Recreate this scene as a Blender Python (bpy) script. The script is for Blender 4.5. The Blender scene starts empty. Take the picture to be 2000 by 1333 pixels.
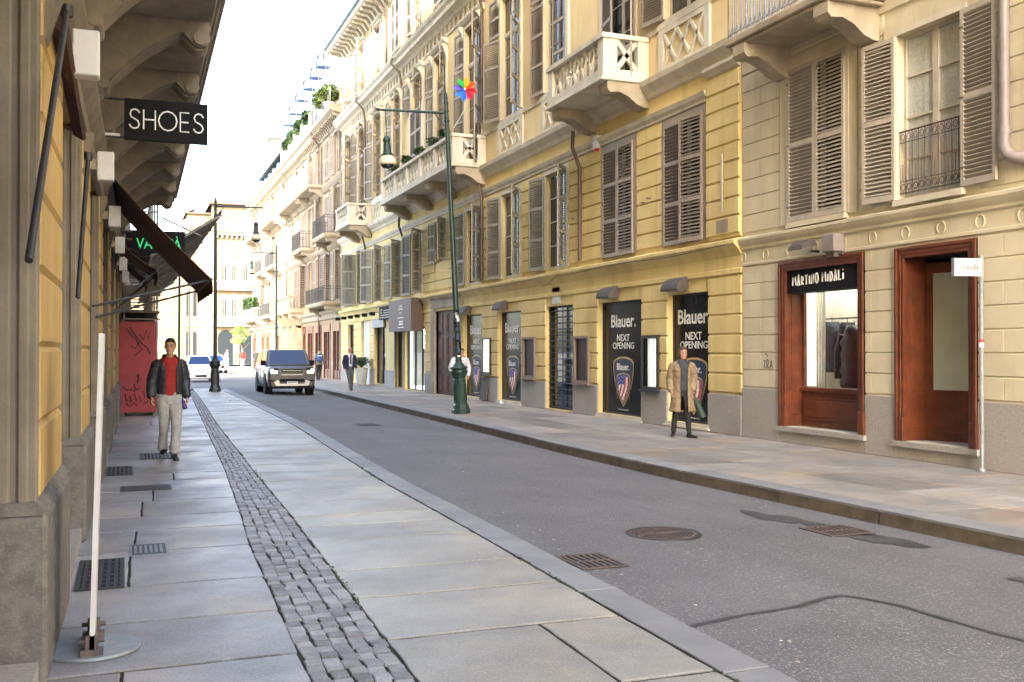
import bpy, bmesh, math, random
from mathutils import Vector, Matrix, Euler
random.seed(7)
R = math.radians
sc = bpy.context.scene
COL = sc.collection
# ------------------------------------------------------------------ camera, world, sun, exposure
cam_d = bpy.data.cameras.new("camera"); cam = bpy.data.objects.new("camera", cam_d); COL.objects.link(cam)
cam_d.sensor_width = 36; cam_d.lens = 35.37; cam_d.clip_end = 2000; cam_d.clip_start = 0.05
cam.location = (0, 0, 1.57); cam.rotation_euler = (R(90 + 0.57), 0, R(-21.02)); sc.camera = cam
SUN_EL = 28.0; SX, SY = 0.55, 0.835            # horizontal travel direction of the light
w = bpy.data.worlds.new("World"); sc.world = w; w.use_nodes = True
nt = w.node_tree; nt.nodes.clear()
sky = nt.nodes.new("ShaderNodeTexSky"); sky.sky_type = 'NISHITA'; sky.sun_disc = False
sky.sun_elevation = R(SUN_EL); sky.sun_rotation = math.atan2(-SX, -SY)
sky.air_density = 1.0; sky.dust_density = 4.0; sky.ozone_density = 0.4; sky.altitude = 240
bg = nt.nodes.new("ShaderNodeBackground"); bg.inputs[1].default_value = 0.15
out = nt.nodes.new("ShaderNodeOutputWorld"); nt.links.new(sky.outputs[0], bg.inputs[0]); nt.links.new(bg.outputs[0], out.inputs[0])
sd = bpy.data.lights.new("sun", 'SUN'); sd.energy = 2.0; sd.angle = R(0.5); sd.color = (1, .95, .86)
sun = bpy.data.objects.new("sun", sd); COL.objects.link(sun)
sun.rotation_euler = Vector((SX, SY, -math.tan(R(SUN_EL)))).to_track_quat('-Z', 'Y').to_euler()
sc.view_settings.view_transform = 'Standard'; sc.view_settings.look = 'None'
sc.view_settings.exposure = 3.4; sc.view_settings.gamma = 1.0
# ------------------------------------------------------------------ materials
def pm(name, c1, c2=None, scale=3.0, rough=.85, bump=0.0, bscale=60.0, metal=0.0, spec=.5, island=0.0,
       dirt=0.0, dirtcol=(.08,.07,.06), dscale=.6, streak=False, speck=0.0, emis=None, estr=0.0, coat=0.0, rvar=0.0, warm=None, streak2=False, sscale=70):
    m = bpy.data.materials.new(name); m.use_nodes = True; t = m.node_tree; N = t.nodes; L = t.links
    b = N["Principled BSDF"]
    b.inputs["Roughness"].default_value = rough; b.inputs["Metallic"].default_value = metal
    b.inputs["Specular IOR Level"].default_value = spec; b.inputs["Coat Weight"].default_value = coat
    if emis: b.inputs["Emission Color"].default_value = (*emis, 1); b.inputs["Emission Strength"].default_value = estr
    tc = N.new("ShaderNodeTexCoord"); src = tc.outputs["Object"]
    def noise(s, det=4, vec=src, st=None):
        if st:
            mp = N.new("ShaderNodeMapping"); mp.inputs["Scale"].default_value = st; L.new(vec, mp.inputs[0]); vec = mp.outputs[0]
        n = N.new("ShaderNodeTexNoise"); n.inputs["Scale"].default_value = s; n.inputs["Detail"].default_value = det
        n.inputs["Roughness"].default_value = .6; L.new(vec, n.inputs["Vector"]); return n.outputs["Fac"]
    def ramp(fac, a, bb):
        r = N.new("ShaderNodeMapRange"); r.inputs[1].default_value = a; r.inputs[2].default_value = bb; L.new(fac, r.inputs[0]); return r.outputs[0]
    def mix(f, a, bcol, mode='MIX'):
        x = N.new("ShaderNodeMix"); x.data_type = 'RGBA'; x.blend_type = mode
        if isinstance(f, float): x.inputs[0].default_value = f
        else: L.new(f, x.inputs[0])
        for s, v in ((6, a), (7, bcol)):
            if isinstance(v, tuple): x.inputs[s].default_value = (*v, 1)
            else: L.new(v, x.inputs[s])
        return x.outputs[2]
    def mul(a, k):
        x = N.new("ShaderNodeMath"); x.operation = 'MULTIPLY'; L.new(a, x.inputs[0]); x.inputs[1].default_value = k; return x.outputs[0]
    col = c1
    if c2 is not None: col = mix(ramp(noise(scale, 6), .35, .65), c1, c2)
    if warm is not None: col = mix(mul(ramp(noise(.9, 5), .5, .68), .8), col, warm)
    if island:
        g = N.new("ShaderNodeNewGeometry"); rr = N.new("ShaderNodeMapRange"); L.new(g.outputs["Random Per Island"], rr.inputs[0])
        rr.inputs[3].default_value = 1 - island; rr.inputs[4].default_value = 1 + island
        cmb = N.new("ShaderNodeCombineColor")
        for i in range(3): L.new(rr.outputs[0], cmb.inputs[i])
        col = mix(1.0, col, cmb.outputs[0], 'MULTIPLY')
    if dirt: col = mix(mul(ramp(noise(dscale, 8), .48, .78), dirt), col, dirtcol)
    if streak: col = mix(mul(ramp(noise(1.0, 5, st=(2.2, 2.2, .16)), .48, .78), .6), col, dirtcol)
    if streak2: col = mix(mul(ramp(noise(5.0, 8, st=(.35, 2.2, 1) if streak2 is True else streak2), .42, .72), .25), col, dirtcol)
    if speck: col = mix(mul(ramp(noise(sscale, 3), .54, .72), speck), col, (.62, .60, .57)); col = mix(mul(ramp(noise(sscale*1.3, 3, st=(1,1,1.01)), .54, .70), speck), col, (.03,.03,.03))
    if isinstance(col, tuple): b.inputs["Base Color"].default_value = (*col, 1)
    else: L.new(col, b.inputs["Base Color"])
    if rvar: 
        rr = N.new("ShaderNodeMapRange"); L.new(noise(1.3, 5), rr.inputs[0]); rr.inputs[1].default_value = .35; rr.inputs[2].default_value = .65
        rr.inputs[3].default_value = rough - rvar; rr.inputs[4].default_value = rough + rvar; L.new(rr.outputs[0], b.inputs["Roughness"])
    if bump:
        bp = N.new("ShaderNodeBump"); bp.inputs["Strength"].default_value = bump; bp.inputs["Distance"].default_value = .01
        L.new(noise(bscale, 5), bp.inputs["Height"]); L.new(bp.outputs[0], b.inputs["Normal"])
    return m
def glassmat(name, tint, rough=.04):
    m = bpy.data.materials.new(name); m.use_nodes = True; b = m.node_tree.nodes["Principled BSDF"]
    b.inputs["Base Color"].default_value = (*tint, 1); b.inputs["Roughness"].default_value = rough; b.inputs["Specular IOR Level"].default_value = .5
    return m
def clearmat(name, k=.8):
    m = bpy.data.materials.new(name); m.use_nodes = True; t = m.node_tree; N = t.nodes; L = t.links
    o = N["Material Output"]; g = N.new("ShaderNodeBsdfGlossy"); g.inputs["Roughness"].default_value = .02
    tr = N.new("ShaderNodeBsdfTransparent"); tr.inputs[0].default_value = (.92, .95, .94, 1); mx = N.new("ShaderNodeMixShader")
    fr = N.new("ShaderNodeFresnel"); fr.inputs[0].default_value = 1.25; g.inputs[0].default_value = (.6,.6,.6,1)
    L.new(fr.outputs[0], mx.inputs[0]); L.new(tr.outputs[0], mx.inputs[1]); L.new(g.outputs[0], mx.inputs[2]); L.new(mx.outputs[0], o.inputs[0])
    return m
M = {}
M['yel'] = pm('yellow_plaster', (.72,.585,.27), (.66,.52,.22), 1.4, .9, .35, 70, dirt=.45, dirtcol=(.40,.29,.12), streak=True)
M['yelU'] = pm('pale_yellow_plaster', (.68,.56,.31), (.63,.51,.275), 1.2, .9, .25, 70, dirt=.15, dirtcol=(.45,.36,.2), streak=True)
M['beige'] = pm('beige_plaster', (.61,.555,.40), (.54,.485,.34), 1.2, .9, .35, 70, dirt=.45, dirtcol=(.35,.31,.22), streak=True)
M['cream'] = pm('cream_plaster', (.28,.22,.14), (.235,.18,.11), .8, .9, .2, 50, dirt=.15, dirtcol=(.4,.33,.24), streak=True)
M['trim'] = pm('cream_stone', (.63,.59,.48), (.56,.52,.42), 2.5, .8, .3, 60, dirt=.3, dirtcol=(.3,.27,.2), streak=True)
M['trimD'] = pm('weathered_stone', (.42,.355,.255), (.33,.275,.19), 2.5, .85, .4, 50, dirt=.5, dirtcol=(.12,.11,.08), streak=True)
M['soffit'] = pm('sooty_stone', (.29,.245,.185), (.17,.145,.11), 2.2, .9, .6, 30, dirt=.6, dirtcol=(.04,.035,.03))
M['plinth'] = pm('granite', (.36,.34,.31), (.28,.26,.24), 30, .75, .2, 120, dirt=.4, dirtcol=(.14,.12,.10), speck=.15)
M['taupe'] = pm('taupe_paint', (.32,.27,.21), (.27,.23,.18), 6, .6, .1, 90, dirt=.2)
M['taupeL'] = pm('light_taupe_paint', (.44,.39,.32), (.36,.32,.26), 6, .6, .1, 90, dirt=.25)
M['gshut'] = pm('grey_green_paint', (.30,.29,.23), (.25,.24,.19), 6, .6, .1, 90, dirt=.2)
M['brshut'] = pm('brown_paint', (.23,.17,.13), (.19,.14,.11), 6, .6, dirt=.2)
M['frame'] = pm('window_paint', (.52,.47,.39), (.44,.4,.33), 8, .6, dirt=.2)
M['stoneL'] = pm('shaded_left_stone', (.24,.20,.145), (.17,.14,.10), 2.5, .85, .4, 50, dirt=.5, dirtcol=(.08,.07,.05), streak=True)  # stone darkened to carry the shade of the left side in its colour
M['plinL'] = pm('shaded_left_granite', (.19,.17,.145), (.12,.105,.09), 12, .8, .4, 90, dirt=.5, dirtcol=(.05,.045,.04), speck=.15)  # granite copy, left-side shade put into the colour, dirt on top
M['yelL'] = pm('shaded_left_yellow_plaster', (.52,.35,.12), (.45,.29,.09), 1.4, .9, .5, 60, dirt=.4, dirtcol=(.25,.17,.07), streak=True)  # yellow plaster copy with the left wall's shade put into its colour
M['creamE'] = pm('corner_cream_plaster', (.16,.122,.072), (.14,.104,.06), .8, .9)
M['glass'] = glassmat('window_glass', (.02,.025,.03))
M['clear'] = clearmat('clear_glass')
M['lace'] = pm('lace_curtain', (.62,.62,.6), (.42,.43,.43), 38, .95)
M['dark'] = pm('dark_interior', (.012,.011,.010), rough=.9)
M['wood'] = pm('varnished_wood', (.165,.046,.019), (.09,.026,.012), 5, .38, .1, 40, coat=.25, dirt=.25, dirtcol=(.04,.012,.008))
M['dwood'] = pm('dark_carved_wood', (.12,.05,.028), (.07,.028,.016), 5, .65, .2, 30)
M['blackbrown'] = pm('dark_brown_panel', (.03,.014,.010), rough=.6)
M['slab'] = pm('luserna_stone', (.285,.28,.28), (.175,.175,.185), 1.1, .43, .6, 60, island=.28, dirt=.6, dirtcol=(.10,.10,.105), dscale=1.7, speck=.32, sscale=60, rvar=.14, warm=(.30,.255,.20))
M['slabW'] = pm('warm_luserna_stone', (.35,.335,.29), (.25,.24,.21), 1.0, .5, .6, 60, island=.2, dirt=.5, dirtcol=(.13,.125,.115), dscale=1.5, speck=.34, sscale=60, rvar=.12, warm=(.42,.35,.25))
M['slabR'] = pm('warm_pavement_stone', (.31,.285,.25), (.22,.205,.185), 1.2, .6, .3, 90, island=.3, dirt=.6, dirtcol=(.11,.105,.105), dscale=1.4, rvar=.14, warm=(.36,.265,.18), streak2=True, speck=.25, sscale=50)
M['kerb'] = pm('kerb_stone', (.26,.26,.255), (.19,.19,.19), 2, .65, .35, 80, island=.12, dirt=.3, dirtcol=(.13,.12,.11))
M['kerbf'] = pm('dirty_kerb_face', (.17,.13,.09), (.10,.085,.06), 5, .9, .5, 50)
M['cob'] = pm('porphyry_cobble', (.26,.255,.25), (.18,.175,.175), 9, .6, 1.0, 45, island=.4, speck=.25)
M['joint'] = pm('mossy_joint', (.035,.032,.026), (.05,.05,.034), 5, .95, spec=.1)
M['trimF'] = pm('far_stone', (.30,.262,.20), (.26,.225,.165), 2.5, .8, dirt=.2)
M['asph'] = pm('asphalt', (.15,.144,.142), (.112,.107,.106), .6, .8, 1.0, 60, speck=.38, sscale=52, streak2=(.35, .03, 1), dirt=.45, dirtcol=(.08,.078,.08), dscale=.7)
M['asph2'] = pm('coarse_asphalt', (.14,.135,.133), (.105,.102,.10), 1.2, .8, 1.0, 60, speck=.5, sscale=60)
M['tar'] = pm('tar', (.03,.03,.032), (.05,.05,.05), 20, .6)
M['wet'] = pm('damp_stain', (.035,.033,.035), (.07,.067,.07), 3, .6, .4, 100)
M['rust'] = pm('rusty_cast_iron', (.13,.085,.07), (.07,.055,.05), 15, .7, .4, 80)
M['iron'] = pm('dark_iron', (.05,.05,.052), (.03,.03,.03), 20, .5, metal=.4)
M['ironB'] = pm('painted_grey_iron', (.32,.34,.38), (.22,.23,.26), 12, .5)
M['gpaint'] = pm('green_cast_iron_paint', (.022,.06,.045), (.012,.035,.028), 9, .35, .2, 40, dirt=.3, dirtcol=(.05,.045,.03))
M['kpaint'] = pm('black_cast_iron_paint', (.018,.02,.02), (.03,.03,.028), 9, .4)
M['globe'] = pm('cream_lamp_glass', (.75,.68,.48), rough=.3)
M['pipe'] = pm('copper_downpipe', (.13,.08,.06), (.08,.055,.045), 6, .5, dirt=.3)
M['pipeG'] = pm('painted_downpipe', (.25,.21,.2), (.2,.17,.16), 6, .5, dirt=.2)
M['black'] = pm('black_board', (.007,.007,.008), rough=.75, spec=.2)
M['shopl'] = pm('shop_ceiling_light', (.8,.8,.75), emis=(1,.97,.88), estr=1.6)
M['poster'] = pm('black_poster', (.012,.012,.014), (.02,.021,.024), 3, .22, spec=.2)
M['white'] = pm('white_lettering', (.85,.85,.83), (.8,.8,.78), 14, .6)
M['whitep'] = pm('white_paint', (.60,.59,.56), (.52,.50,.47), 5, .5, dirt=.2, dirtcol=(.4,.37,.33))
M['gold'] = pm('gold_border', (.55,.36,.12), rough=.5)
M['navy'] = pm('navy_field', (.012,.025,.07), rough=.5)
M['blue'] = pm('flag_blue', (.03,.06,.3), rough=.5)
M['red'] = pm('flag_red', (.5,.05,.04), rough=.5)
M['brownbox'] = pm('brown_sign_board', (.10,.062,.048), (.085,.052,.04), 5, .6)
M['lampc'] = pm('brown_lamp_cover', (.085,.068,.058), (.06,.05,.043), 10, .75)
M['neon'] = pm('green_lit_letters', (.02,.3,.1), emis=(.05,.8,.28), estr=.07)
M['lit'] = pm('white_lit_panel', (.8,.85,.8), emis=(.95,1,.93), estr=.3)
M['litsoft'] = pm('softly_lit_panel', (.6,.65,.6), emis=(.9,1,.9), estr=.05)
M['awn'] = pm('brown_awning_canvas', (.10,.045,.03), (.075,.033,.022), 8, .8, .3, 200, streak=True, dirtcol=(.03,.02,.015))
M['redh'] = pm('red_hoarding_paint', (.33,.028,.035), (.26,.02,.026), 3, .6, dirt=.2, dirtcol=(.15,.02,.02))
M['ink'] = pm('black_spray_paint', (.03,.012,.02), rough=.6)
M['inkg'] = pm('grey_marker', (.07,.065,.06), rough=.8)
M['galv'] = pm('galvanised_steel', (.26,.28,.29), (.2,.22,.235), 12, .5, metal=.3)
M['scaf'] = pm('scaffold_steel', (.3,.28,.25), (.2,.18,.15), 8, .5, metal=.5)
M['plank'] = pm('scaffold_plank', (.16,.12,.09), (.10,.08,.06), 4, .8)
M['net'] = pm('mottled_scaffold_sheet', (.26,.21,.17), (.03,.035,.03), 3.5, .8)
M['roof'] = pm('clay_roof_tiles', (.16,.085,.065), (.13,.07,.05), 3, .85, .6, 20)
M['slate'] = pm('blue_grey_roof', (.12,.22,.32), (.10,.17,.25), 3, .5)
M['leaf'] = pm('green_leaves', (.035,.07,.02), (.06,.11,.03), 6, .7, island=.5)
M['leafY'] = pm('yellow_green_leaves', (.20,.26,.06), (.12,.18,.045), 3, .7, island=.4)
M['bark'] = pm('bark', (.12,.09,.06), (.08,.06,.045), 10, .9)
M['terra'] = pm('white_planter', (.55,.54,.5), (.45,.44,.42), 5, .6)
M['skin'] = pm('skin', (.50,.28,.19), (.45,.24,.16), 12, .5)
M['hairD'] = pm('dark_brown_hair', (.018,.012,.009), (.035,.022,.015), 60, .6, .4, 150)
M['hairR'] = pm('auburn_hair', (.09,.03,.018), (.05,.02,.012), 60, .55, .4, 150)
M['eye'] = pm('eye', (.02,.015,.012), rough=.2)
M['lips'] = pm('lips', (.36,.12,.10), rough=.5)
M['bomber'] = pm('black_nylon', (.018,.02,.022), (.03,.033,.036), 14, .5, .6, 18)
M['redknit'] = pm('red_knit', (.34,.022,.016), (.25,.016,.012), 20, .9, .4, 90)
M['ltrous'] = pm('pale_grey_cotton', (.38,.36,.33), (.30,.285,.26), 9, .9, .5, 16)
M['kleather'] = pm('black_leather', (.015,.013,.012), rough=.4)
M['khaki'] = pm('khaki_quilted_fabric', (.27,.20,.11), (.19,.14,.08), 9, .65, .8, 16)
M['dshirt'] = pm('dark_blue_cloth', (.025,.03,.042), (.04,.047,.06), 10, .8, .4, 30)
M['blk'] = pm('black_cloth', (.013,.013,.016), (.022,.022,.025), 12, .85, .3, 30)
M['suit'] = pm('navy_suit_cloth', (.016,.02,.055), rough=.8)
M['gtrous'] = pm('grey_trouser_cloth', (.085,.09,.10), rough=.85)
M['shirt'] = pm('white_shirt_cloth', (.72,.70,.74), (.62,.6,.64), 8, .8, .4, 20)
M['jeans'] = pm('light_blue_denim', (.22,.27,.29), (.17,.21,.23), 12, .9)
M['bluebag'] = pm('blue_nylon', (.015,.07,.24), rough=.5)
M['ogrey'] = pm('olive_grey_cloth', (.17,.18,.14), rough=.9)
M['umb'] = pm('dark_green_cloth', (.02,.045,.03), rough=.6)
M['purp'] = pm('purple_plastic', (.05,.03,.17), rough=.3)
M['carG'] = pm('bronze_grey_car_paint', (.085,.08,.07), rough=.3, metal=.35, coat=.5)
M['carW'] = pm('white_car_paint', (.72,.72,.72), rough=.25, coat=.6)
M['chrome'] = pm('silver_trim', (.5,.5,.5), rough=.25, metal=.8)
M['rubber'] = pm('tyre_rubber', (.02,.02,.02), rough=.8)
M['cglass'] = glassmat('car_glass', (.008,.022,.08), .03)  # blue of the reflected sky put into the glass colour
M['head'] = pm('lit_headlamp', (.9,.9,.85), emis=(1,.97,.88), estr=.6)
M['signblue'] = pm('sign_blue', (.02,.04,.12), rough=.4)
M['signred'] = pm('sign_red', (.6,.03,.03), rough=.4)
for k, c in dict(pwr=(.75,.03,.06), pwo=(.85,.14,.02), pwy=(.85,.42,.01), pwg=(.01,.42,.08), pwp=(.11,.07,.62), pwb=(.01,.16,.75)).items(): M[k] = pm('pinwheel_' + k, c, rough=.4)
# ------------------------------------------------------------------ mesh helpers
class MB:
    def __init__(s): s.v = []; s.f = []; s.m = []; s.sm = []
    def add(s, vs, fs, m=0, sm=False):
        o = len(s.v); s.v += [tuple(v) for v in vs]
        for f in fs: s.f.append([i + o for i in f]); s.m.append(m); s.sm.append(sm)
    def quad(s, a, b, c, d, m=0): s.add([a, b, c, d], [(0, 1, 2, 3)], m)
    def box(s, x0, x1, y0, y1, z0, z1, m=0):
        s.add([(x0,y0,z0),(x1,y0,z0),(x1,y1,z0),(x0,y1,z0),(x0,y0,z1),(x1,y0,z1),(x1,y1,z1),(x0,y1,z1)],
              [(0,3,2,1),(4,5,6,7),(0,1,5,4),(1,2,6,5),(2,3,7,6),(3,0,4,7)], m)
    def obox(s, c, ax, ay, az, m=0):
        c = Vector(c); ax, ay, az = Vector(ax), Vector(ay), Vector(az)
        p = [c + ax*i + ay*j + az*k for k in (-1,1) for j in (-1,1) for i in (-1,1)]
        s.add(p, [(0,2,3,1),(4,5,7,6),(0,1,5,4),(1,3,7,5),(3,2,6,7),(2,0,4,6)], m)
    def extr(s, poly, fn, a, b, m=0, sm=False):       # poly 2D, fn(u,v,t)->3D
        n = len(poly); vs = [fn(u, v, a) for u, v in poly] + [fn(u, v, b) for u, v in poly]
        fs = [(i, (i+1) % n, (i+1) % n + n, i + n) for i in range(n)]
        s.add(vs, fs, m, sm); s.add(vs[:n], [tuple(range(n))[::-1]], m); s.add(vs[n:], [tuple(range(n))], m)
    def tube(s, pts, r, n=8, m=0, closed=False, caps=True):
        pts = [Vector(p) for p in pts]; rs = r if isinstance(r, (list, tuple)) else [r]*len(pts); vs = []; prev = None
        K = len(pts)
        for i, p in enumerate(pts):
            if closed: d = pts[(i+1) % K] - pts[i-1]
            else: d = pts[min(i+1, K-1)] - pts[max(i-1, 0)]
            d.normalize(); up = prev if prev else (Vector((0,0,1)) if abs(d.z) < .9 else Vector((1,0,0)))
            a = d.cross(up).normalized(); bb = a.cross(d).normalized(); prev = bb
            for k in range(n):
                t = 2*math.pi*k/n; vs.append(p + (a*math.cos(t) + bb*math.sin(t))*rs[i])
        fs = []
        for i in range(K if closed else K-1):
            j = (i+1) % K
            for k in range(n): fs.append((i*n+k, i*n+(k+1) % n, j*n+(k+1) % n, j*n+k))
        s.add(vs, fs, m, True)
        if caps and not closed: s.add(vs[:n], [tuple(range(n))], m); s.add(vs[-n:], [tuple(range(n))[::-1]], m)
    def lathe(s, prof, c, n=16, m=0, sm=True, ax='z', ph=0.0):
        vs = []
        for r, h in prof:
            for k in range(n):
                t = 2*math.pi*k/n + ph; x, y = r*math.cos(t), r*math.sin(t)
                vs.append((c[0]+x, c[1]+y, c[2]+h) if ax == 'z' else ((c[0]+h, c[1]+x, c[2]+y) if ax == 'x' else (c[0]+x, c[1]+h, c[2]+y)))
        fs = [(i*n+k, i*n+(k+1) % n, (i+1)*n+(k+1) % n, (i+1)*n+k) for i in range(len(prof)-1) for k in range(n)]
        s.add(vs, fs, m, sm); s.add(vs[:n], [tuple(range(n))[::-1]], m); s.add(vs[-n:], [tuple(range(n))], m)
    def loft(s, rings, m=0):                            # rings: (center, ax, ay) elliptical, closed caps
        n = 14; vs = []
        for c, ax, ay in rings:
            c, ax, ay = Vector(c), Vector(ax), Vector(ay)
            for k in range(n): t = 2*math.pi*k/n; vs.append(c + ax*math.cos(t) + ay*math.sin(t))
        fs = [(i*n+k, i*n+(k+1) % n, (i+1)*n+(k+1) % n, (i+1)*n+k) for i in range(len(rings)-1) for k in range(n)]
        o = len(vs); vs.append(Vector(rings[0][0])); vs.append(Vector(rings[-1][0])); q = (len(rings)-1)*n
        fs += [(o, (k+1) % n, k) for k in range(n)] + [(o+1, q+k, q+(k+1) % n) for k in range(n)]
        s.add(vs, fs, m, True)
    def leaves(s, c, r, n, size, m=0, rnd=random):
        for _ in range(n):
            while True:
                d = Vector((rnd.uniform(-1,1), rnd.uniform(-1,1), rnd.uniform(-1,1)))
                if d.length < 1: break
            p = Vector(c) + Vector((d.x*r[0], d.y*r[1], d.z*r[2])); a = Vector((rnd.gauss(0,1), rnd.gauss(0,1), rnd.gauss(0,.7))).normalized()
            b = a.cross(Vector((rnd.gauss(0,1), rnd.gauss(0,1), rnd.gauss(0,1)))).normalized(); q = size*rnd.uniform(.6,1.3)
            s.add([p - a*q, p - b*q*.35, p + a*q, p + b*q*.35], [(0,1,2,3)], m)
    def mesh(s, name, mats):
        me = bpy.data.meshes.new(name); me.from_pydata(s.v, [], s.f)
        for m in mats: me.materials.append(M[m] if isinstance(m, str) else m)
        me.polygons.foreach_set("material_index", s.m); me.polygons.foreach_set("use_smooth", s.sm); me.update()
        bm = bmesh.new(); bm.from_mesh(me); bmesh.ops.recalc_face_normals(bm, faces=bm.faces); bm.to_mesh(me); bm.free()
        return me
    def build(s, name, mats, parent=None, **kw):
        if isinstance(mats, str) or not isinstance(mats, list): mats = [mats]
        return put(name, s.mesh(name, mats), parent, **kw)
WO = {}                                                 # object -> world location (translation only) for parenting
def put(name, me, parent=None, loc=(0,0,0), rot=(0,0,0), label=None, cat=None, group=None, kind=None):
    o = bpy.data.objects.new(name, me); COL.objects.link(o); loc = Vector(loc)
    if parent is not None:
        o.parent = parent; o.location = loc - WO.get(parent.name, Vector())
    else: o.location = loc
    o.rotation_euler = rot; WO[o.name] = loc.copy()
    tag(o, label, cat, group, kind); return o
def tag(o, label=None, cat=None, group=None, kind=None):
    if label: o['label'] = label
    if cat: o['category'] = cat
    if group: o['group'] = group
    if kind: o['kind'] = kind
    return o
def thing(name, label, cat, loc=(0,0,0), rz=0, group=None, local=False, scale=1):
    o = bpy.data.objects.new(name, None); COL.objects.link(o); o.location = loc; o.rotation_euler = (0, 0, rz); o.scale = (scale,)*3
    o.empty_display_size = .2
    WO[o.name] = Vector() if local else Vector(loc)
    return tag(o, label, cat, group)
def dup(o, parent=None):
    kids = list(o.children); c = o.copy(); COL.objects.link(c); c.parent = parent; WO[c.name] = WO.get(o.name, Vector())
    for k in kids: dup(k, c)
    return c
def bev(o, wd=.01, seg=1):
    b = o.modifiers.new('bevel', 'BEVEL'); b.width = wd; b.segments = seg; b.limit_method = 'ANGLE'; b.angle_limit = R(40); return o
def interp(tab, y):
    if y <= tab[0][0]: a, b = tab[0], tab[1]
    elif y >= tab[-1][0]: a, b = tab[-2], tab[-1]
    else:
        for i in range(len(tab)-1):
            if tab[i][0] <= y <= tab[i+1][0]: a, b = tab[i], tab[i+1]; break
    t = (y - a[0]) / (b[0] - a[0]); return a[1] + (b[1] - a[1]) * t
def text_mesh(s, w, h, mats, bold=0.0, ext=.003):
    c = bpy.data.curves.new('txt', 'FONT'); c.body = s; c.align_x = 'LEFT'; c.offset = bold*.35; c.extrude = 0; c.resolution_u = 4
    o = bpy.data.objects.new('txt', c); COL.objects.link(o); dg = bpy.context.evaluated_depsgraph_get()
    me = bpy.data.meshes.new_from_object(o.evaluated_get(dg)); bpy.data.objects.remove(o)
    xs = [v.co.x for v in me.vertices]; ys = [v.co.y for v in me.vertices]
    x0, x1, y0, y1 = min(xs), max(xs), min(ys), max(ys)
    for v in me.vertices: v.co = Vector(((v.co.x-x0)/(x1-x0)*w - w/2, (v.co.y-y0)/(y1-y0)*h, ext))
    if bold > .015:
        bm = bmesh.new(); bm.from_mesh(me); base = bm.faces[:]; e = bold*.32*w/max(2,len(s))*1.6
        for i, (dx, dz) in enumerate(((e,0),(-e,0),(e*.5,e*.4),(-e*.5,-e*.4))):
            r = bmesh.ops.duplicate(bm, geom=base); bmesh.ops.translate(bm, vec=(dx,dz,.0006*(i+1)), verts=[v for v in r['geom'] if isinstance(v, bmesh.types.BMVert)])
        bm.to_mesh(me); bm.free()
    me.materials.clear()
    for m in mats: me.materials.append(M[m])
    return me
ROT_R = (R(90), 0, R(-90))     # text on a wall that faces -X
ROT_F = (R(90), 0, 0)          # text on a face that faces -Y
XR = 10.6
def wall_holes(mb, X, y0, y1, z0, z1, ops, m=0, depth=.16, mr=None):
    ys = sorted({y0, y1, *[v for o in ops for v in (o[0], o[1]) if y0 < v < y1]}); zs = sorted({z0, z1, *[v for o in ops for v in (o[2], o[3]) if z0 < v < z1]})
    for i in range(len(ys)-1):
        for j in range(len(zs)-1):
            cy, cz = (ys[i]+ys[i+1])/2, (zs[j]+zs[j+1])/2
            if any(o[0] < cy < o[1] and o[2] < cz < o[3] for o in ops): continue
            mb.quad((X,ys[i],zs[j]), (X,ys[i+1],zs[j]), (X,ys[i+1],zs[j+1]), (X,ys[i],zs[j+1]), m)
    mr = m if mr is None else mr
    for a, b, c, d in ops:
        D = X + depth
        mb.quad((X,a,c),(D,a,c),(D,a,d),(X,a,d), mr); mb.quad((X,b,c),(D,b,c),(D,b,d),(X,b,d), mr)
        mb.quad((X,a,d),(D,a,d),(D,b,d),(X,b,d), mr); mb.quad((X,a,c),(D,a,c),(D,b,c),(X,b,c), mr)
def courses(mb, X, y0, y1, z0, z1, h, ops, d=.035, g=.03, m=0, joint=None):
    n = max(1, round((z1-z0)/h)); h = (z1-z0)/n
    for k in range(n):
        a, b = z0 + k*h, z0 + (k+1)*h; cuts = [(y0, y1)]
        for o in ops:
            if o[2] < b - .02 and o[3] > a + .02:
                nc = []
                for p, q in cuts:
                    if o[1] <= p or o[0] >= q: nc.append((p, q)); continue
                    if o[0] > p: nc.append((p, o[0]))
                    if o[1] < q: nc.append((o[1], q))
                cuts = nc
        segs = []
        for p, q in cuts:
            if joint:
                t = math.floor(p/joint)*joint + (joint/2 if k % 2 else 0); cur = p
                while True:
                    t2 = t
                    if t2 > cur + .15 and t2 < q - .15: segs.append((cur, t2)); cur = t2
                    t += joint
                    if t > q: break
                segs.append((cur, q))
            else: segs.append((p, q))
        for p, q in segs:
            if q - p < .05: continue
            B = [(X-.001,p,a+g*.3),(X-.001,q,a+g*.3),(X-.001,q,b-g*.3),(X-.001,p,b-g*.3)]
            F = [(X-d,p+g*.5,a+g),(X-d,q-g*.5,a+g),(X-d,q-g*.5,b-g),(X-d,p+g*.5,b-g)]
            mb.add(B+F, [(4,5,6,7),(0,1,5,4),(1,2,6,5),(2,3,7,6),(3,0,4,7)], m)
def cornice(mb, X, y0, y1, prof, m=0):                 # prof: list of (out, z)
    n = len(prof); vs = []
    for y in (y0, y1): vs += [(X - o, y, z) for o, z in prof]
    fs = [(i, i+1, i+1+n, i+n) for i in range(n-1)]; mb.add(vs, fs, m)
    mb.add(vs[:n], [tuple(range(n))], m); mb.add(vs[n:], [tuple(range(n))[::-1]], m)
LEAF = {}
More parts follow.
